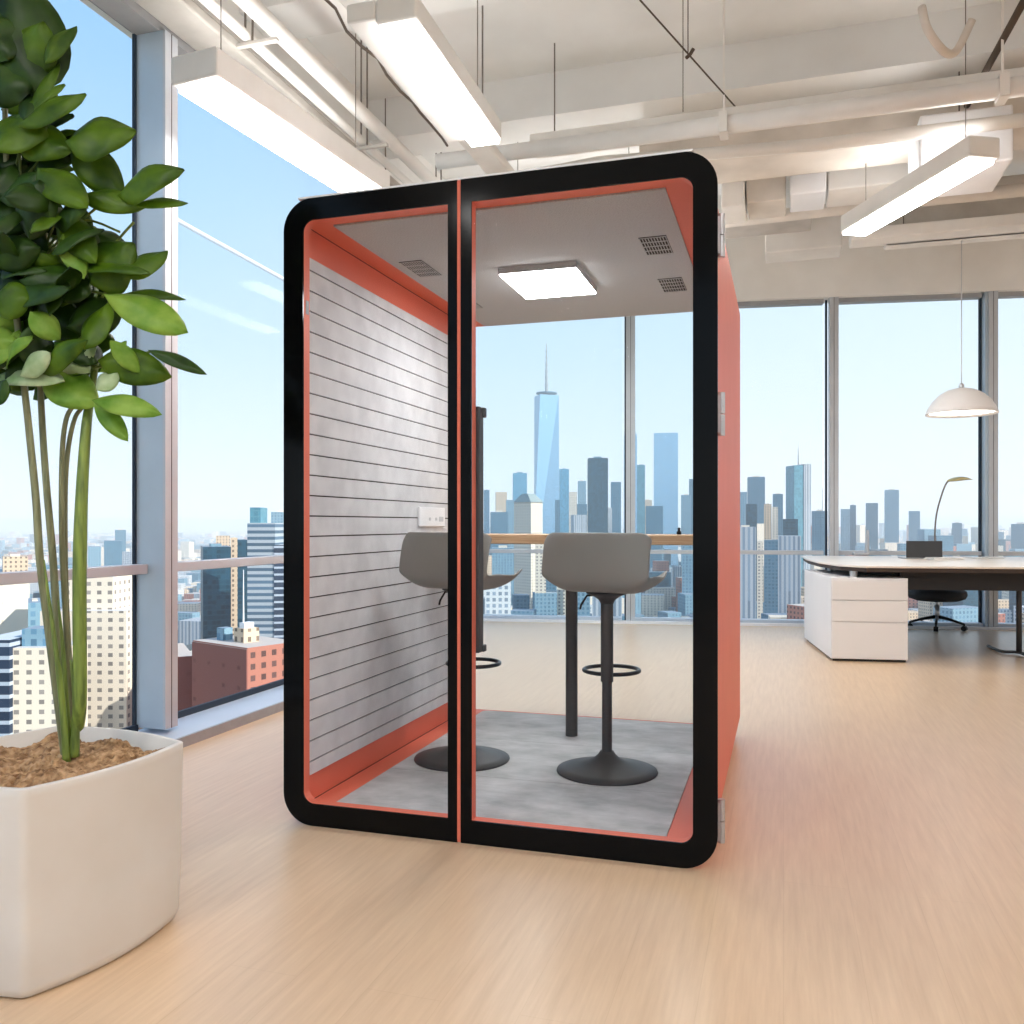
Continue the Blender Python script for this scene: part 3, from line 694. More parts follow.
# dark cable along lamp 2
pa, pb = room(atz(338, 15, 3.35)), room(atz(449, 146, 3.35))
pts = []
for k in range(15):
    f = k / 14; pts.append((pa.x + (pb.x - pa.x) * f + .012 * math.sin(k * 2.1), pa.y - .6 + (pb.y + .6 - pa.y) * f, 3.35 + .012 * math.cos(k * 1.7)))
rtube('ceiling_cable', pts, .007, M['cable'], 'thin dark wiggly cable running beside the strip light above the pod', 'cable', 8)
rduct('cable_tray', M['duct'], pa.x + .04, pa.x + .2, pa.y - .8, pb.y + .8, 3.36, 3.42, 'flat white tray above the dark wiggly ceiling cable', 'tray')
# thin diagonal rods, right of centre
q0, q1 = atz(640, 0, 3.7), atz(740, 112, 3.7)
bm = BM(); tube(bm, [q0, q1], .005, 6); finish('brace_wire', bm, M['cable'], label='thin dark diagonal wire crossing the ceiling above the pod', cat='wire')
q = atz(688, 58, 3.7)
bm = BM(); tube(bm, [q, (q.x, q.y, CZ)], .003, 6); tube(bm, [(q.x - .01, q.y, q.z), (q.x + .012, q.y, q.z + .02), (q.x + .03, q.y, q.z + .05)], .01, 8); finish('wire_clamp', bm, M['cable'], label='small dark clamp hanging on the diagonal ceiling wire', cat='clamp')
q = atz(683, 112, 3.6)
bm = BM(); tube(bm, [q, (q.x, q.y, CZ)], .003, 6); finish('hanger_rod', bm, M['wire'], label='thin vertical rod hanging from the ceiling above the pod corner', cat='rod')
# structural ceiling beams
for k, (b0, b1, z0) in enumerate(((2.2, 2.5, 4.12), (4.35, 4.7, 4.05), (6.0, 6.35, 4.0), (7.6, 7.9, 4.0))):
    rbx('beam_%d' % (k + 1), M['ceil'], -2.99, 8.99, b0, b1, z0, CZ, kind='structure')
for k, (a0, a1) in enumerate(((2.1, 2.5), (5.0, 5.4))):
    rbx('beam_%d' % (k + 5), M['ceil'], a0, a1, -3, 8.4, 3.98, CZ, kind='structure')
# cross run: main pipe and tray
B1 = 5.43
rtube('main_pipe', [(-2.2, B1, 3.52), (8.9, B1, 3.52)], .05, M['duct'], 'thick white pipe crossing the ceiling just above the pod', 'pipe', 20)
rduct('air_duct', M['duct'], -1.6, 8.9, B1 + .12, B1 + .3, 3.58, 3.68, 'flat cream duct lying just behind the thick crossing pipe')
for k, a in enumerate((-.35, 1.15, 2.3, 3.6)):
    bm = BM(); box(bm, a, a + .012, B1 - .006, B1 + .006, 3.56, CZ - .001); box(bm, a - .02, a + .03, B1 - .06, B1 + .06, 3.45, 3.468); box(bm, a - .02, a + .03, B1 - .064, B1 - .056, 3.45, 3.57); box(bm, a - .02, a + .03, B1 + .056, B1 + .064, 3.45, 3.57); box(bm, a - .02, a + .03, B1 - .06, B1 + .06, 3.565, 3.575)
    finish('pipe_hanger', bm, M['duct'], rz=ROOM, label='thin rod and clip hanger on the thick crossing pipe, %s from the left' % ('first', 'second', 'third', 'fourth')[k], cat='hanger')
rtube('conduit_pipe', [(-2.3, 5.9, 3.5), (-1.2, 5.85, 3.56), (0.2, 5.85, 3.5), (1.4, 5.85, 3.5)], .04, M['duct'], 'bent white pipe behind the pod top, left of the centre post', 'pipe')
# ducts behind, right of the pod
def AX(px, b): k = (px - 512) / FPX; return b * (k * CO - SI) / (CO + k * SI)
rduct('air_duct', M['duct2'], AX(640, 6.3), 8.9, 6.25, 6.75, 3.66, 3.86, 'wide tan duct behind the thick crossing pipe, right of the pod')
rduct('air_duct', M['duct'], AX(722, 6.9), AX(745, 6.9), 6.8, 7.2, 3.5, 3.95, 'upright cream duct stub just right of the pod top')
rduct('air_duct', M['duct2'], AX(747, 7.0), AX(786, 7.0), 6.9, 7.3, 3.55, 3.76, 'tan duct box between the cream stub and the white box')
rduct('air_duct', M['white'], AX(790, 6.9), AX(826, 6.9), 6.85, 7.25, 3.56, 3.86, 'small white box duct hanging right of the pod')
rduct('air_duct', M['duct'], AX(828, 7.05), AX(922, 7.05), 7.0, 7.4, 3.62, 3.82, 'cream duct run between the white box and the diagonal light')
rduct('air_duct', M['duct3'], AX(722, 7.7), AX(812, 7.7), 7.65, 8.0, 3.64, 3.74, 'grey flat duct low behind the small white box')
rduct('air_duct', M['duct'], AX(765, 8.3), AX(842, 8.3), 8.25, 8.6, 3.56, 3.84, 'cream duct box close to the back wall, left of the diagonal light')
rduct('air_duct', M['duct'], AX(850, 8.0), 8.9, 7.9, 8.15, 3.5, 3.6, 'long white duct low in front of the back wall above the desk')
rduct('air_duct', M['duct2'], AX(880, 8.3), 8.9, 8.3, 8.55, 3.68, 4.05, 'tall tan duct behind the long white duct at the right')
rtube('conduit_pipe', [(-1.0, 7.5, 3.62), (1.0, 7.55, 3.66), (8.9, 7.5, 3.66)], .05, M['duct2'], 'tan pipe running in front of the back wall header', 'pipe')
c0 = room(atz(966, 168, 3.3))
rduct('fan_unit', M['white'], c0.x - .26, c0.x + .26, c0.y - .0, c0.y + .55, 3.32, 3.66, 'big white box unit at the near end of the diagonal light', 'fan unit')
rtube('conduit_pipe', [(3.4, 3.2, 3.95), (3.4, 5.2, 3.8), (3.35, 5.5, 3.75)], .06, M['duct2'], 'tan pipe dropping towards the viewer at the upper right', 'pipe')
e0, e1 = atz(1030, -10, 3.8), atz(958, 122, 3.8)
bm = BM(); tube(bm, [e0, e1], .02, 10); finish('ceiling_rod', bm, M['cable'], smooth=True, label='dark diagonal rod in the upper right corner of the view', cat='rod')
# bent hose upper right
hz = [atz(922, 8, 3.85), atz(928, 30, 3.7), atz(945, 52, 3.62), atz(957, 50, 3.7), atz(972, 20, 3.85)]
bm = BM(); tube(bm, smoothline(hz, 6), .022, 10); finish('bent_hose', bm, M['duct2'], smooth=True, label='bent pale hose hanging under the ceiling at the upper right', cat='hose')

# ------------------------------------------------------------------ pendant lamp
pp = aty(961.5, 388, 7.4); r0 = .31
pend = empty('pendant_lamp', (pp.x, pp.y, pp.z), 0, 'white dome pendant lamp hanging on a thin cord above the desk', 'pendant lamp')
bm = BM(); prof = [(0.0, .0), (.05, -.004), (.11, -.02), (.17, -.055), (.225, -.11), (.262, -.17), (.28, -.22), (.276, -.223), (.257, -.172), (.22, -.115), (.165, -.062), (.105, -.028), (0, -.01)]
lathe(bm, prof, 56); finish('lamp_shade', bm, M['cabwhite'], pend, smooth=True)
bm = BM(); lathe(bm, [(0, -.2), (.262, -.195), (.262, -.201), (0, -.206)], 40); finish('diffuser', bm, M['pendglow'], pend)
bm = BM(); lathe(bm, [(0, -.005), (.022, -.002), (.022, .03), (.008, .04), (0, .04)], 20); tube(bm, [(0, 0, .03), (0, 0, 3.5 - pp.z)], .004, 8); finish('cord', bm, M['steel'], pend)
bmx = room(Vector((pp.x, pp.y, 0)))
rduct('cable_tray', M['duct'], bmx.x - .6, bmx.x + 2.5, bmx.y - .1, bmx.y + .1, 3.5, 3.56, 'white tray that carries the cord of the pendant lamp', 'tray')

# ------------------------------------------------------------------ desk group
DA = math.radians(-9.5); dO = atz(831, 661, 0)
desk = empty('executive_desk', (dO.x, dO.y, 0), DA, 'large white desk with curved end and dark panel by the back windows', 'desk')
def D2(px, py, z):
    p = atz(px, py, z); q = Vector((p.x - dO.x, p.y - dO.y)); c, s = math.cos(-DA), math.sin(-DA)
    return (q.x * c - q.y * s, q.x * s + q.y * c)
tz = .775
lp = [D2(801, 555.5, tz), D2(806, 558.5, tz), D2(818, 561.5, tz), D2(838, 564.3, tz), D2(865, 565.8, tz)]
fy = lp[-1][1]; by = lp[0][1]
lp += [(3.2, fy), (3.2, by)]
loop = lp[::-1]
bm = BM(); prism(bm, lp, tz - .018, tz); finish('desktop', bm, M['desktop'], desk, bevel=.006)
cx_, cy_ = 1.4, (fy + by) / 2
bm = BM(); prism(bm, [(cx_ + (x - cx_) * .985, cy_ + (y - cy_) * .985) for x, y in lp], tz - .05, tz - .0185); finish('desktop_edge', bm, M['deskedge'], desk)
cab = bx('drawer_cabinet', M['cabwhite'], 0, .588, 0.0, 1.32, .02, .675, desk, .004)
bx('cabinet_plinth', M['darkpanel'], .02, .58, .03, 1.3, 0, .02, desk)
for z0, z1 in ((.025, .318), (.324, .493), (.499, .657)):
    bx('drawer', M['cabwhite'], .006, .582, -.016, -.003, z0, z1, desk, .003)
for y_ in (.12, 1.1):
    bm = BM(); tube(bm, [(.2, y_, .674), (.2, y_, tz - .05)], .03, 20); finish('support_post', bm, M['steel'], desk)
bx('modesty_panel', M['darkpanel'], .62, 2.6, .35, .38, .56, .72, desk)
bx('under_beam', M['darkpanel'], .25, 2.6, .5, .56, .655, .724, desk)
lg = D2(1019, 655, .0)
bm = BM(); tube(bm, [(lg[0], lg[1], .03), (lg[0], lg[1], .68), (lg[0] + .04, lg[1] + .05, .735)], .022, 16); finish('leg', bm, M['chargrey'], desk, smooth=True)
a0, a1_ = D2(990, 647, 0.0), D2(1023, 660, 0.0)
fpts = [Vector((*D2(988, 647.5, 0), .014)), Vector((*D2(1002, 653.5, 0), .018)), Vector((lg[0], lg[1], .022)), Vector((*D2(1036, 661, 0), .018)), Vector((*D2(1056, 663, 0), .014))]
bm = BM(); tube(bm, smoothline(fpts, 6), .013, 10); finish('foot', bm, M['chargrey'], desk, smooth=True)
# things on the desk
def on_desk(px, py): p = atz(px, py, tz); return p
lpn = on_desk(924, 559)
lap = empty('laptop', (lpn.x, lpn.y, tz + .001), math.radians(-7), 'open dark laptop seen from behind on the white desk', 'laptop')
lw = .33
bx('base', M['steel'], -lw/2 - .01, lw/2 + .01, -.0, .22, 0, .014, lap, .003)
sc = bx('screen', M['screen'], -lw/2, lw/2, -.012, -.002, .012, .172, lap, .003)
dlp = on_desk(935, 557)
dl = empty('desk_lamp', (dlp.x, dlp.y, tz + .001), 0, 'slim brass desk lamp arching over the desk behind the laptop', 'desk lamp')
s_ = dlp.y / FPX
bm = BM(); lathe(bm, [(0, 0), (.07, 0), (.07, .012), (0, .014)], 28); finish('base', bm, M['brass'], dl)
pt = lambda px, py: Vector(((px - 935) * s_, 0, (557 - py) * s_))
bm = BM(); tube(bm, smoothline([pt(935, 556), pt(935, 530), pt(937, 512), pt(942, 494), pt(946, 484), pt(949, 481)], 5), .008, 10); finish('stem', bm, M['wire'], dl, smooth=True)
bm = BM()
hd = []
for i in range(13):
    f = i / 12; wv_ = math.sin(PI * min(.98, max(.02, f ** .8))) * .09 + .006
    hd.append((pt(947 + 25 * f, 481 - 2.2 * math.sin(PI * f * .8)), wv_))
rows = []
for p_, wv_ in hd:
    rows.append([bm.verts.new((p_.x, wv_ * math.cos(a), p_.z + .022 * math.sin(a) * (wv_ / .09))) for a in [2*PI*k/14 for k in range(14)]])
for A, B in zip(rows[:-1], rows[1:]):
    for k in range(14): bm.faces.new((A[k], A[(k+1) % 14], B[(k+1) % 14], B[k]))
bm.faces.new(rows[0]); bm.faces.new(rows[-1][::-1]); finish('lamp_head', bm, M['brass'], dl, smooth=True)
pn = on_desk(866, 555.6)
ps = empty('pen_stand', (pn.x, pn.y, tz + .001), DA, 'small silver desk stand with upright post near the desk end', 'pen stand')
bx('base', M['steel'], -.13, .03, -.04, .06, 0, .03, ps, .008)
bm = BM(); tube(bm, [(.012, .01, .028), (.018, .01, .27)], [.026, .016], 16); finish('post', bm, M['steel'], ps)
for px, py, lab, n_ in ((948, 560, 'flat stack of papers on the desk beside the laptop', 3), (990, 559, 'thin pile of white papers on the desk by the right edge', 2)):
    p = on_desk(px, py); bm = BM()
    for k in range(n_): box(bm, -.14 + .01*k, .14 + .008*k, 0, .2, .0065 * k, .0065 * k + .006)
    finish('paper_stack', bm, M['paper'], loc=(p.x, p.y, tz + .001), rz=random.uniform(-.3, .1), label=lab, cat='papers')
dm = on_desk(951, 557)
# office chair behind the desk
oc = atz(937, 629, 0)
ch = empty('office_chair', (oc.x, oc.y, 0), math.radians(150), 'black swivel office chair pushed under the desk', 'chair')
bm = BM(); lathe(bm, [(0, .30), (.2, .30), (.27, .325), (.29, .36), (.285, .40), (.24, .43), (0, .44)], 36)
so2 = finish('seat', bm, M['blackfab'], ch, smooth=True)
bm = BM()
for k in range(9):
    f = k / 8
rows = []
for j in range(7):
    z_ = .45 + j * .03; rows.append([bm.verts.new((x_, .24 + .02 * j / 6 - .25 * x_ * x_, z_)) for x_ in [-.22 + .44 * i / 10 for i in range(11)]])
for j in range(3):
    for i in range(10): bm.faces.new((rows[j][i], rows[j][i+1], rows[j+1][i+1], rows[j+1][i]))
for v in [v for v in bm.verts if not v.link_faces]: bm.verts.remove(v)
bk = finish('backrest', bm, M['blackfab'], ch, smooth=True); q_ = bk.modifiers.new('t', 'SOLIDIFY'); q_.thickness = .03
bm = BM(); tube(bm, [(0, 0, .1), (0, 0, .25)], .028, 14); tube(bm, [(0, 0, .24), (0, 0, .305)], .018, 14); finish('column', bm, M['steel'], ch, smooth=True)
for k in range(5):
    a = 2 * PI * k / 5 + .35; bm = BM(); tube(bm, [(.02*math.cos(a), .02*math.sin(a), .13), (.15*math.cos(a), .15*math.sin(a), .105), (.27*math.cos(a), .27*math.sin(a), .07)], [.02, .015, .012], 8)
    l_ = finish('leg', bm, M['blackmet'], ch, smooth=True)
    bm = BM(); x_, y_ = .27*math.cos(a), .27*math.sin(a); tube(bm, [(x_ - .022*math.sin(a), y_ + .022*math.cos(a), .028), (x_ + .022*math.sin(a), y_ - .022*math.cos(a), .028)], .027, 14)
    tube(bm, [(x_, y_, .05), (x_, y_, .075)], .01, 8)
    finish('caster', bm, M['blackmet'], l_)

# ------------------------------------------------------------------ city outside
GZ = -150.0
def kx(px): return (px - 512) / FPX
def rise(ytop, Y): return CAMZ - (ytop - HY) / FPX * Y
def bld(pxl, pxc, pxr, ytop, Y, ang, mat, label, depth=None, group=None, parent=None, base=GZ, name='building', cat='building'):
    """block with its near vertical corner in column pxc; ang turns its right face away"""
    th = math.radians(ang); X = kx(pxc) * Y
    rx, ry = math.cos(th), math.sin(th); lx, ly = -math.sin(th), math.cos(th)
    wr = (kx(pxr) * Y - X) / (rx - kx(pxr) * ry)
    if depth: dl_ = depth
    else: dl_ = (kx(pxl) * Y - X) / (lx - kx(pxl) * ly)
    top = rise(ytop, Y)
    bm = BM(); box(bm, 0, wr, 0, dl_, 0, top - base)
    return finish(name, bm, mat, parent, loc=(X, Y, base), rz=th, label=label, cat=cat), wr, dl_, top - base
def add_block(parent, name, x0, x1, y0, y1, z0, z1, mat): return bx(name, mat, x0, x1, y0, y1, z0, z1, parent)
FC = F
simple = [
 # l, c, r, top, Y, ang, mat, label, depth
 (0,484,489.5,490,2600,4,'glassblue','narrow blue tower at the left edge of the pod view',40),
 (0,496,507,492,2200,6,'tan','small cream block rising above the pod table at its left end',30),
 (0,491,508,512,1700,4,'slate','broad slate blue block beneath the small cream block',40),
 (0,506,514,500,1900,0,'bluegrey','narrow blue grey slab left of the domed building',30),
 (0,513,527,473,2000,3,'glassblue','blue glass tower rising behind the domed building',40),
 (0,555,560,500,1900,0,'slate','thin dark slab at the right foot of the tallest tower',30),
 (0,559.5,569,469,1900,3,'glassblue','slender blue glass tower right of the tallest tower',35),
 (0,569,577,492,1800,0,'cream','narrow cream tower right of the slender blue tower',30),
 (0,578,586,481,2100,2,'bluegrey','slim grey blue tower left of the dark teal slab',30),
 (0,576.5,587,504,1800,2,'slate','lower slate block in front of the slim grey blue tower',30),
 (0,588,608,458,1500,3,'glassdark','broad dark teal glass slab behind the right stool',45),
 (0,611,621,482,1700,2,'slate','slate tower just right of the broad dark teal slab',30),
 (0,606,612,508,1600,0,'white','small pale block between the teal slab and slate tower',30),
 (0,624,637,434.5,2300,2,'glasspale','tall pale glass tower behind the window mullion seen through the pod',40),
 (0,637,645,465,1700,0,'glassteal','narrow teal tower just right of the mullion in the pod view',30),
 (0,646,663,506,1500,2,'slate','squat dark slab in front of the wide pale tower',40),
 (0,643,652,500,2400,0,'tan','small tan block peeking over the squat dark slab',40),
 (0,654,678,433,2200,2,'glasspale','wide pale blue glass tower at the right of the pod view',50),
 (0,681,691,495,1900,0,'bluegrey','grey blue tower at the right edge of the pod view',30),
 (0,689,702,479,2100,0,'slate','taller slate tower partly hidden by the door frame',30),
 (0,535,546,540,900,0,'cream','slender cream tower seen below the pod table, left of the stool',25),
 (0,557,566,556,800,0,'cream','narrow cream tower under the right stool seat beside the table leg',25),
 (0,545,556,560,1000,0,'slate','slate block below the pod table between two cream towers',30),
 (0,485,511,582,520,0,'white','white grid office block low in the pod view left corner',25),
 (0,492,514,548,1200,0,'bluegrey','blue grey block below the pod table behind the white grid block',30),
 (0,567,590,575,760,0,'bluegrey','blue grey low block beneath the stool column',30),
 (0,592,622,585,700,0,'ribs','pale ribbed low block right of the stool column',30),
 (0,648,664,548,1500,0,'bluegrey','mid height blue grey block right of the stool under the table',40),
 (0,682,700,536,1100,0,'bluegrey','tall grey block at the right end of the pod view, below the table',30),
 (0,735,747,492,1500,2,'bluegrey','grey tower touching the pod right side in the view',30),
 (0,748,765,477,1700,4,'slate','tall slate tower with flat top right of the pod',40),
 (0,746,757,504,1300,2,'glassdark','dark teal block in front of the tall slate tower',30),
 (0,764,771.5,504,1200,0,'tan','tan stepped tower between slate towers right of the pod',25),
 (0,772,778,507,1150,0,'cream','slim bright cream tower right of the tan stepped one',25),
 (0,773,783,494,1500,2,'slate','slim slate tower left of the teal tower with antenna',30),
 (0,783,798,519,1100,0,'glassdark','low dark teal block at the foot of the antenna tower',30),
 (0,736,756,527,700,3,'ribs','pale ribbed block at the pod edge, nearest of the right group',30),
 (0,778,801,536,800,0,'ribs','pale ribbed block below the low dark teal block',30),
 (0,757,763,541,900,0,'cream','narrow cream slab beside the nearest pale ribbed block',20),
 (0,764,779,540,1000,0,'slate','slate slab between two pale ribbed blocks',25),
 (0,812,827.5,511,1500,2,'slate','flat slate block left of the middle window mullion',40),
 (0,841,850,509,2300,2,'bluegrey','blue grey tower right of the middle mullion',40),
 (0,850,856,505,2350,0,'slate','thin taller slab attached to the blue grey tower right of mullion',40),
 (0,866,878,503,2300,2,'slate','hazy slate tower left of the tallest one over the desk',40),
 (0,885,899,490,2200,3,'bluegrey','tallest grey tower above the desk, flat roof with cap',50),
 (0,909,920,511,2300,3,'bluegrey','shorter grey tower above the laptop',40),
 (0,952,962,523,2600,0,'slate','small slate block beneath the pendant lamp',40),
 (0,962.5,968,536,2400,0,'cream','tiny cream slab right of the small slate block',30),
 (0,1011,1030,524,2400,0,'slate','slate block at the right edge of the view',60),
 (0,928,940,534,2800,0,'bluegrey','low blue grey block behind the desk lamp stem',50),
 (0,990,1004,532,3000,0,'bluegrey','low blue grey block right of the wide window mullion',50),
 # left windows
 (0,176,194,657,330,10,'brickdark','low dark red brick block left of the big brick building',40),
 (0,203,231,547,620,5,'glassdark','dark teal glass tower standing behind the big brick building',40),
 (0,234,247.5,540,700,4,'glassdark','second dark glass tower squeezed against the grey banded tower',40),
 (0,230.5,237.5,538,640,0,'tan','thin tan tower between the two dark glass towers',15),
 (0,274,296,545,560,0,'darkbands','striped white and dark block cut off by the pod left edge',40),
 (0,271,292,512,1200,0,'bluegrey','hazy blue grey tower behind the grey banded tower',40),
 (0,216,230,536,1100,0,'tan','tan block on the skyline above the dark teal glass tower',40),
 (0,114,137,591,480,0,'glassdark','dark blue block right of the cream stepped tower',40),
 (0,104,122,541,1600,0,'slate','hazy slate block above the cream stepped tower',60),
 (0,115,126,530,2200,0,'slate','small hazy slab near the left horizon',60),
 (0,88,101,547,1500,0,'bluegrey','small hazy blue grey block behind the plant stems',60),
 (0,3,28,557,700,2,'tan','small tan stepped block behind the pale blank building',30),
 (0,-30,29.5,580,420,2,'plaincream','pale blank walled building at the far left window',60),
 (0,28,42,603,400,0,'bluegrey','blue grey box leaning on the pale blank building',30),
]
hund = []
for i, (l, c, r_, yt, Y, ang, mk, lab, dep) in enumerate(simple):
    o, wr, dl_, hh = bld(l, c, r_, yt, Y, ang * .5 - math.degrees(math.atan(kx(c))), FC[mk], lab, depth=dep)
    hund.append(o)
    if hh > 60 and i % 2 == 0:
        add_block(o, 'roof_plant', wr * .3, wr * .7, dl_ * .3, dl_ * .7, hh, hh + wr * .1, FC['bluegrey'] if 'glass' in mk else FC['plaincream'])
# domed masonry building
o, wr, dl_, hh = bld(514, 531, 542.5, 502, 1000, 38, FC['cream'], 'cream stone tower with stepped green pyramid roof behind the pod table')
bm = BM(); x0, x1, y0, y1 = -1, wr + 1, -1, dl_ + 1
vb = [bm.verts.new(p) for p in ((x0, y0, hh), (x1, y0, hh), (x1, y1, hh), (x0, y1, hh))]
mx_, my_ = wr / 2, dl_ / 2
vt = [bm.verts.new(p) for p in ((mx_ - 5, my_ - 5, hh + 10), (mx_ + 5, my_ - 5, hh + 10), (mx_ + 5, my_ + 5, hh + 10), (mx_ - 5, my_ + 5, hh + 10))]
bm.faces.new(vt)
for k in range(4): bm.faces.new((vb[k], vb[(k+1) % 4], vt[(k+1) % 4], vt[k]))
finish('pyramid_roof', bm, pbr('copper_roof', srgb(148, 160, 158), .7, scale=.2), o)
# tallest tower: square foot, turned square top, spire
Y = 2500; sc_ = Y / FPX; X = kx(546.5) * Y; top = rise(396, Y) - GZ
tt = empty('skyscraper', (X, Y, GZ), math.radians(-4), 'tallest tapering glass tower with a needle spire, seen through the pod', 'skyscraper')
hb = 13.2 * sc_; bm = BM()
b4 = [Vector((-hb, -hb, 0)), Vector((hb, -hb, 0)), Vector((hb, hb, 0)), Vector((-hb, hb, 0))]
ht = hb * .98
t4 = [Vector((-.1 * ht - .35*ht, -ht * .98, top)), Vector((ht * .95, -.35 * ht, top)), Vector((.35 * ht, ht * .95, top)), Vector((-ht * .95, .3 * ht, top))]
vb = [bm.verts.new(p) for p in b4]; vt = [bm.verts.new(p) for p in t4]
bm.faces.new(vb[::-1]); bm.faces.new(vt)
for k in range(4):
    bm.faces.new((vb[k], vb[(k+1) % 4], vt[(k+1) % 4])); bm.faces.new((vb[k], vt[(k+1) % 4], vt[k]))
finish('tower_shaft', bm, FC['glasspale'], tt)
bm = BM(); lathe(bm, [(0, top), (18, top), (21, top + 3), (30, top + 6), (30, top + 9), (0, top + 9)], 24); finish('crown_ring', bm, FC['slate'], tt)
bm = BM(); tube(bm, [(0, 0, top + 8), (0, 0, rise(364, Y) - GZ), (0, 0, rise(343, Y) - GZ)], [4.5, 2.6, .8], 8)
for f in (.15, .3, .42, .55, .7, .82):
    zz = top + 8 + (rise(343, Y) - GZ - top - 8) * f; tube(bm, [(0, 0, zz), (0, 0, zz + 4)], 6 - 4 * f, 8)
finish('spire', bm, M['silldark'], tt)
# teal tower with antenna and stone flank
o, wr, dl_, hh = bld(788, 804, 811, 464, 1300, 8, FC['ribs'], 'tall teal glass tower with stone flank and antenna, right of the pod', depth=30)
bx('glass_front', FC['glassteal'], -(10/FPX)*1300 * 1.0, -.2, 1, 29, 0, hh - 2, o)
bm = BM(); tube(bm, [(-5, 8, hh - 2), (-5, 8, hh + 26)], [1.1, .3], 6); finish('antenna', bm, M['silldark'], o)
o_ant = hund[[s[7] for s in simple].index('flat slate block left of the middle window mullion')]
bm = BM(); tube(bm, [(17, 8, rise(511, 1500) - GZ), (17, 8, rise(488, 1500) - GZ)], [.8, .3], 6); finish('antenna', bm, M['silldark'], o_ant)
# left: cream stepped tower
ct = empty('building', (0, 0, 0), 0, 'cream stepped apartment tower in the left window behind the plant stems', 'building')
Y = 340
for nm, xl, xr, yt, yy, dd in (('upper_block', 62, 113, 577, Y + 6, 26), ('penthouse', 88, 111, 569, Y + 12, 14), ('lower_block', 40, 126.5, 611, Y, 40)):
    x0, x1 = kx(xl) * yy, kx(xr) * yy; t_ = rise(yt, yy) - GZ
    bm = BM(); box(bm, 0, x1 - x0, 0, dd, 0, t_); finish(nm, bm, FC['cream'], ct, loc=(x0, yy, GZ))
bm = BM(); x0, x1 = kx(10) * 300, kx(64) * 300; t_ = rise(648, 300) - GZ
box(bm, 0, x1 - x0, 0, 18, 0, t_)
wt = finish('building', bm, FC['cream'], loc=(x0, 300, GZ), rz=.06, label='white walled block with small square windows at the lower left window', cat='building')
bx('roof_house', FC['bluegrey'], 2, 11, 4, 14, t_, t_ + 6, wt)
o, *_ = bld(0, -25, 9.5, 640, 298, 0, FC['darkbands'], 'dark banded glass block at the far lower left corner of the window', depth=30)
# grey banded tower
o, wr, dl_, hh = bld(247, 247.3, 275, 523, 560, 2, FC['bands'], 'grey tower with horizontal bands and rooftop box, left of the pod', depth=36)
add_block(o, 'roof_house', .6, wr * .42, 4, 22, hh, hh + 10, FC['glassteal'])
# red brick building
o, wr, dl_, hh = bld(193, 247.5, 300, 648, 300, 52, FC['brick'], 'big red brick building with rooftop boxes just left of the pod')
add_block(o, 'roof_house', dl_ * .2, dl_ * .2 + 6.5, dl_ * .35, dl_ * .35 + 6, hh, hh + 5, FC['tan'])
add_block(o, 'roof_house', dl_ * .18, dl_ * .18 + 4, dl_ * .7, dl_ * .7 + 4, hh, hh + 4.5, FC['bluegrey'])
bx('side_wall', FC['brickdark'], -.4, -.02, 0, dl_, 0, hh - .5, o)
bm = BM(); box(bm, .2 * dl_ + 1, .2 * dl_ + 5, .35 * dl_ + 1, .35 * dl_ + 4, hh + 5, hh + 7); finish('roof_tank', bm, M['white'], o)
bm = BM(); tube(bm, [(dl_*.2 + 1.5, dl_*.42, hh + 6), (dl_*.2 + 1.5, dl_*.42, hh + 26)], [.3, .12], 6); finish('mast', bm, M['white'], o)

# ground
def groundmat():
    m, nt, N, L = newmat('city_ground')
    out = N.new('ShaderNodeOutputMaterial'); p = N.new('ShaderNodeBsdfDiffuse'); L.new(p.outputs[0], out.inputs[0])
    tc = N.new('ShaderNodeTexCoord'); v = N.new('ShaderNodeTexVoronoi'); v.inputs['Scale'].default_value = .022
    mp = N.new('ShaderNodeMapping'); mp.inputs['Rotation'].default_value = (0, 0, .5)
    v.distance = 'CHEBYCHEV'
    L.new(tc.outputs['Object'], mp.inputs[0]); L.new(mp.outputs[0], v.inputs['Vector'])
    cr = N.new('ShaderNodeValToRGB'); r = cr.color_ramp; r.interpolation = 'CONSTANT'
    st = [(0, srgb(96, 112, 124)), (.25, srgb(150, 158, 162)), (.45, srgb(196, 184, 166)), (.6, srgb(110, 116, 122)), (.75, srgb(214, 206, 196)), (.88, srgb(120, 96, 84))]
    while len(r.elements) < len(st): r.elements.new(.5)
    for e, (a, c) in zip(r.elements, st): e.position = a; e.color = c
    sp = N.new('ShaderNodeSeparateColor'); L.new(v.outputs['Color'], sp.inputs[0]); L.new(sp.outputs[0], cr.inputs[0])
    nz = N.new('ShaderNodeTexNoise'); nz.inputs['Scale'].default_value = .003
    c2 = N.new('ShaderNodeValToRGB'); c2.color_ramp.elements[0].position = .55; c2.color_ramp.elements[1].position = .62
    L.new(tc.outputs['Object'], nz.inputs['Vector']); L.new(nz.outputs[0], c2.inputs[0])
    mx = N.new('ShaderNodeMixRGB'); L.new(c2.outputs[0], mx.inputs[0]); L.new(cr.outputs[0], mx.inputs[1]); mx.inputs[2].default_value = srgb(92, 108, 84)
    L.new(mx.outputs[0], p.inputs[0]); return m
bm = BM(); box(bm, -26000, 26000, -4000, 34000, GZ - 5, GZ); finish('ground', bm, groundmat(), kind='structure')
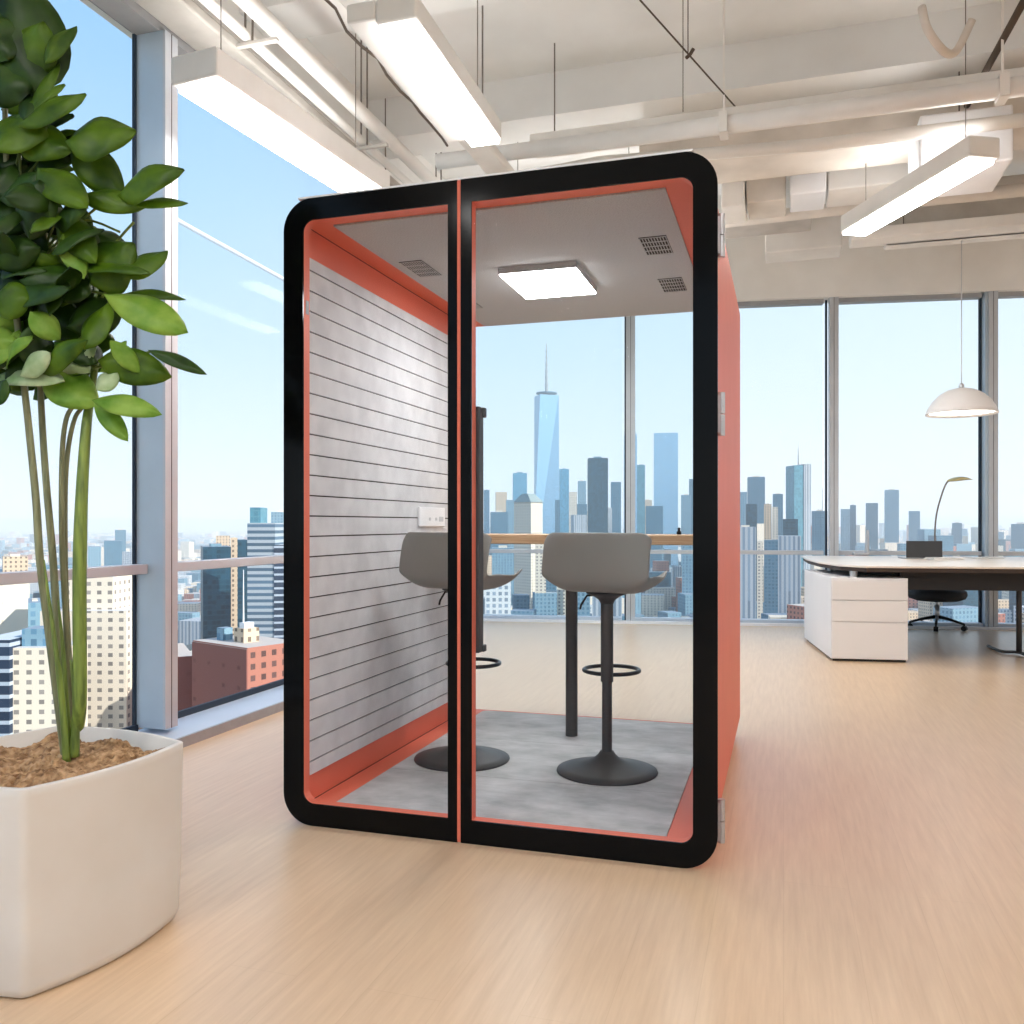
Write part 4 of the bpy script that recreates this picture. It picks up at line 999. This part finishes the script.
# far hills
bm = BM(); rnd = random.Random(3); nseg = 90; prev = None
hm = pbr('far_hills', srgb(110, 128, 138), .9, scale=.002)
for i in range(nseg + 1):
    a = math.radians(-62 + 124 * i / nseg); R = 22000
    h_ = CAMZ - GZ + 130 + 22 * math.sin(i * .7) + 14 * math.sin(i * 1.9 + 1)
    if i > 55: h_ += -40 + 40 * math.sin((i - 55) * .12)
    x, y = R * math.sin(a), R * math.cos(a); x2, y2 = (R + 2500) * math.sin(a), (R + 2500) * math.cos(a)
    cur = [bm.verts.new((x * .93, y * .93, GZ)), bm.verts.new((x, y, GZ + h_)), bm.verts.new((x2, y2, GZ))]
    if prev:
        bm.faces.new((prev[0], cur[0], cur[1], prev[1])); bm.faces.new((prev[1], cur[1], cur[2], prev[2]))
    prev = cur
finish('hills', bm, hm, smooth=True, kind='structure')
# uncountable small city fabric
keys = ['cream', 'tan', 'bluegrey', 'slate', 'white', 'plaincream', 'ribs', 'brick', 'glassdark', 'bluegrey']
rnd = random.Random(21)
bm = BM()
def fab(px, Y, wd, dp, top, mi, ang):
    X = kx(px) * Y; c, s = math.cos(ang), math.sin(ang)
    vs = box(bm, -wd/2, wd/2, -dp/2, dp/2, 0, top - GZ, mi)
    for v in vs: v.co = Vector((X + v.co.x * c - v.co.y * s, Y + v.co.x * s + v.co.y * c, v.co.z))
for k in range(6400):
    px = rnd.uniform(-60, 1090)
    Y = 420 * math.exp(rnd.random() * math.log(30))
    if Y < 700 and rnd.random() < .5: continue
    left = px < 330
    wd = rnd.uniform(14, 36) * (1 + Y / 7000); dp = rnd.uniform(14, 30) * (1 + Y / 7000)
    if left:
        hgt = rnd.uniform(8, 34) + (rnd.random() < .06) * rnd.uniform(20, 70)
    else:
        hgt = rnd.uniform(10, 50) + (rnd.random() < .25) * rnd.uniform(20, 80) * min(1, Y / 1500)
        if Y > 1500 and rnd.random() < .22: hgt += rnd.uniform(20, 70)
    hgt = min(hgt, 182 if 470 < px < 840 else (158 if not left else 120))
    fab(px, Y, wd, dp, GZ + hgt, rnd.randrange(len(keys)), rnd.choice([.1, .1, .35, -.2]))
finish('distant_city', bm, [FC[k] for k in keys], loc=(0, 0, GZ), kind='stuff')
# contrail
cpts = [aty(130, 190, 9000), aty(180, 222, 9000), aty(283, 279, 9000), aty(330, 305, 9000)]
bm = BM(); tube(bm, cpts, [26, 24, 20, 14], 10)
finish('contrail', bm, pbr('white_vapour', (.95, .97, 1, 1), 1, spec=0), kind='stuff')
# haze beyond the building, a low layer of air
hz = bpy.data.materials.new('haze'); hz.use_nodes = True; nt = hz.node_tree; nt.nodes.clear()
ou = nt.nodes.new('ShaderNodeOutputMaterial'); vs = nt.nodes.new('ShaderNodeVolumeScatter'); nt.links.new(vs.outputs[0], ou.inputs['Volume'])
vs.inputs['Color'].default_value = (.92, .98, 1, 1); vs.inputs['Density'].default_value = .00015; vs.inputs['Anisotropy'].default_value = 0
bm = BM(); box(bm, -24000, 24000, 250, 27000, GZ + 1, 420)
bpy_h = finish('haze', bm, hz, kind='stuff')

# ------------------------------------------------------------------ render look
sc = bpy.context.scene
sc.view_settings.view_transform = 'Standard'; sc.view_settings.look = 'None'
sc.view_settings.gamma = 1; sc.view_settings.exposure = 0.32; sc.view_settings.use_curve_mapping = False
cy = sc.cycles
cy.use_denoising = True; cy.max_bounces = 10; cy.diffuse_bounces = 6; cy.glossy_bounces = 4; cy.transparent_max_bounces = 24; cy.volume_bounces = 2
cy.sample_clamp_indirect = 6
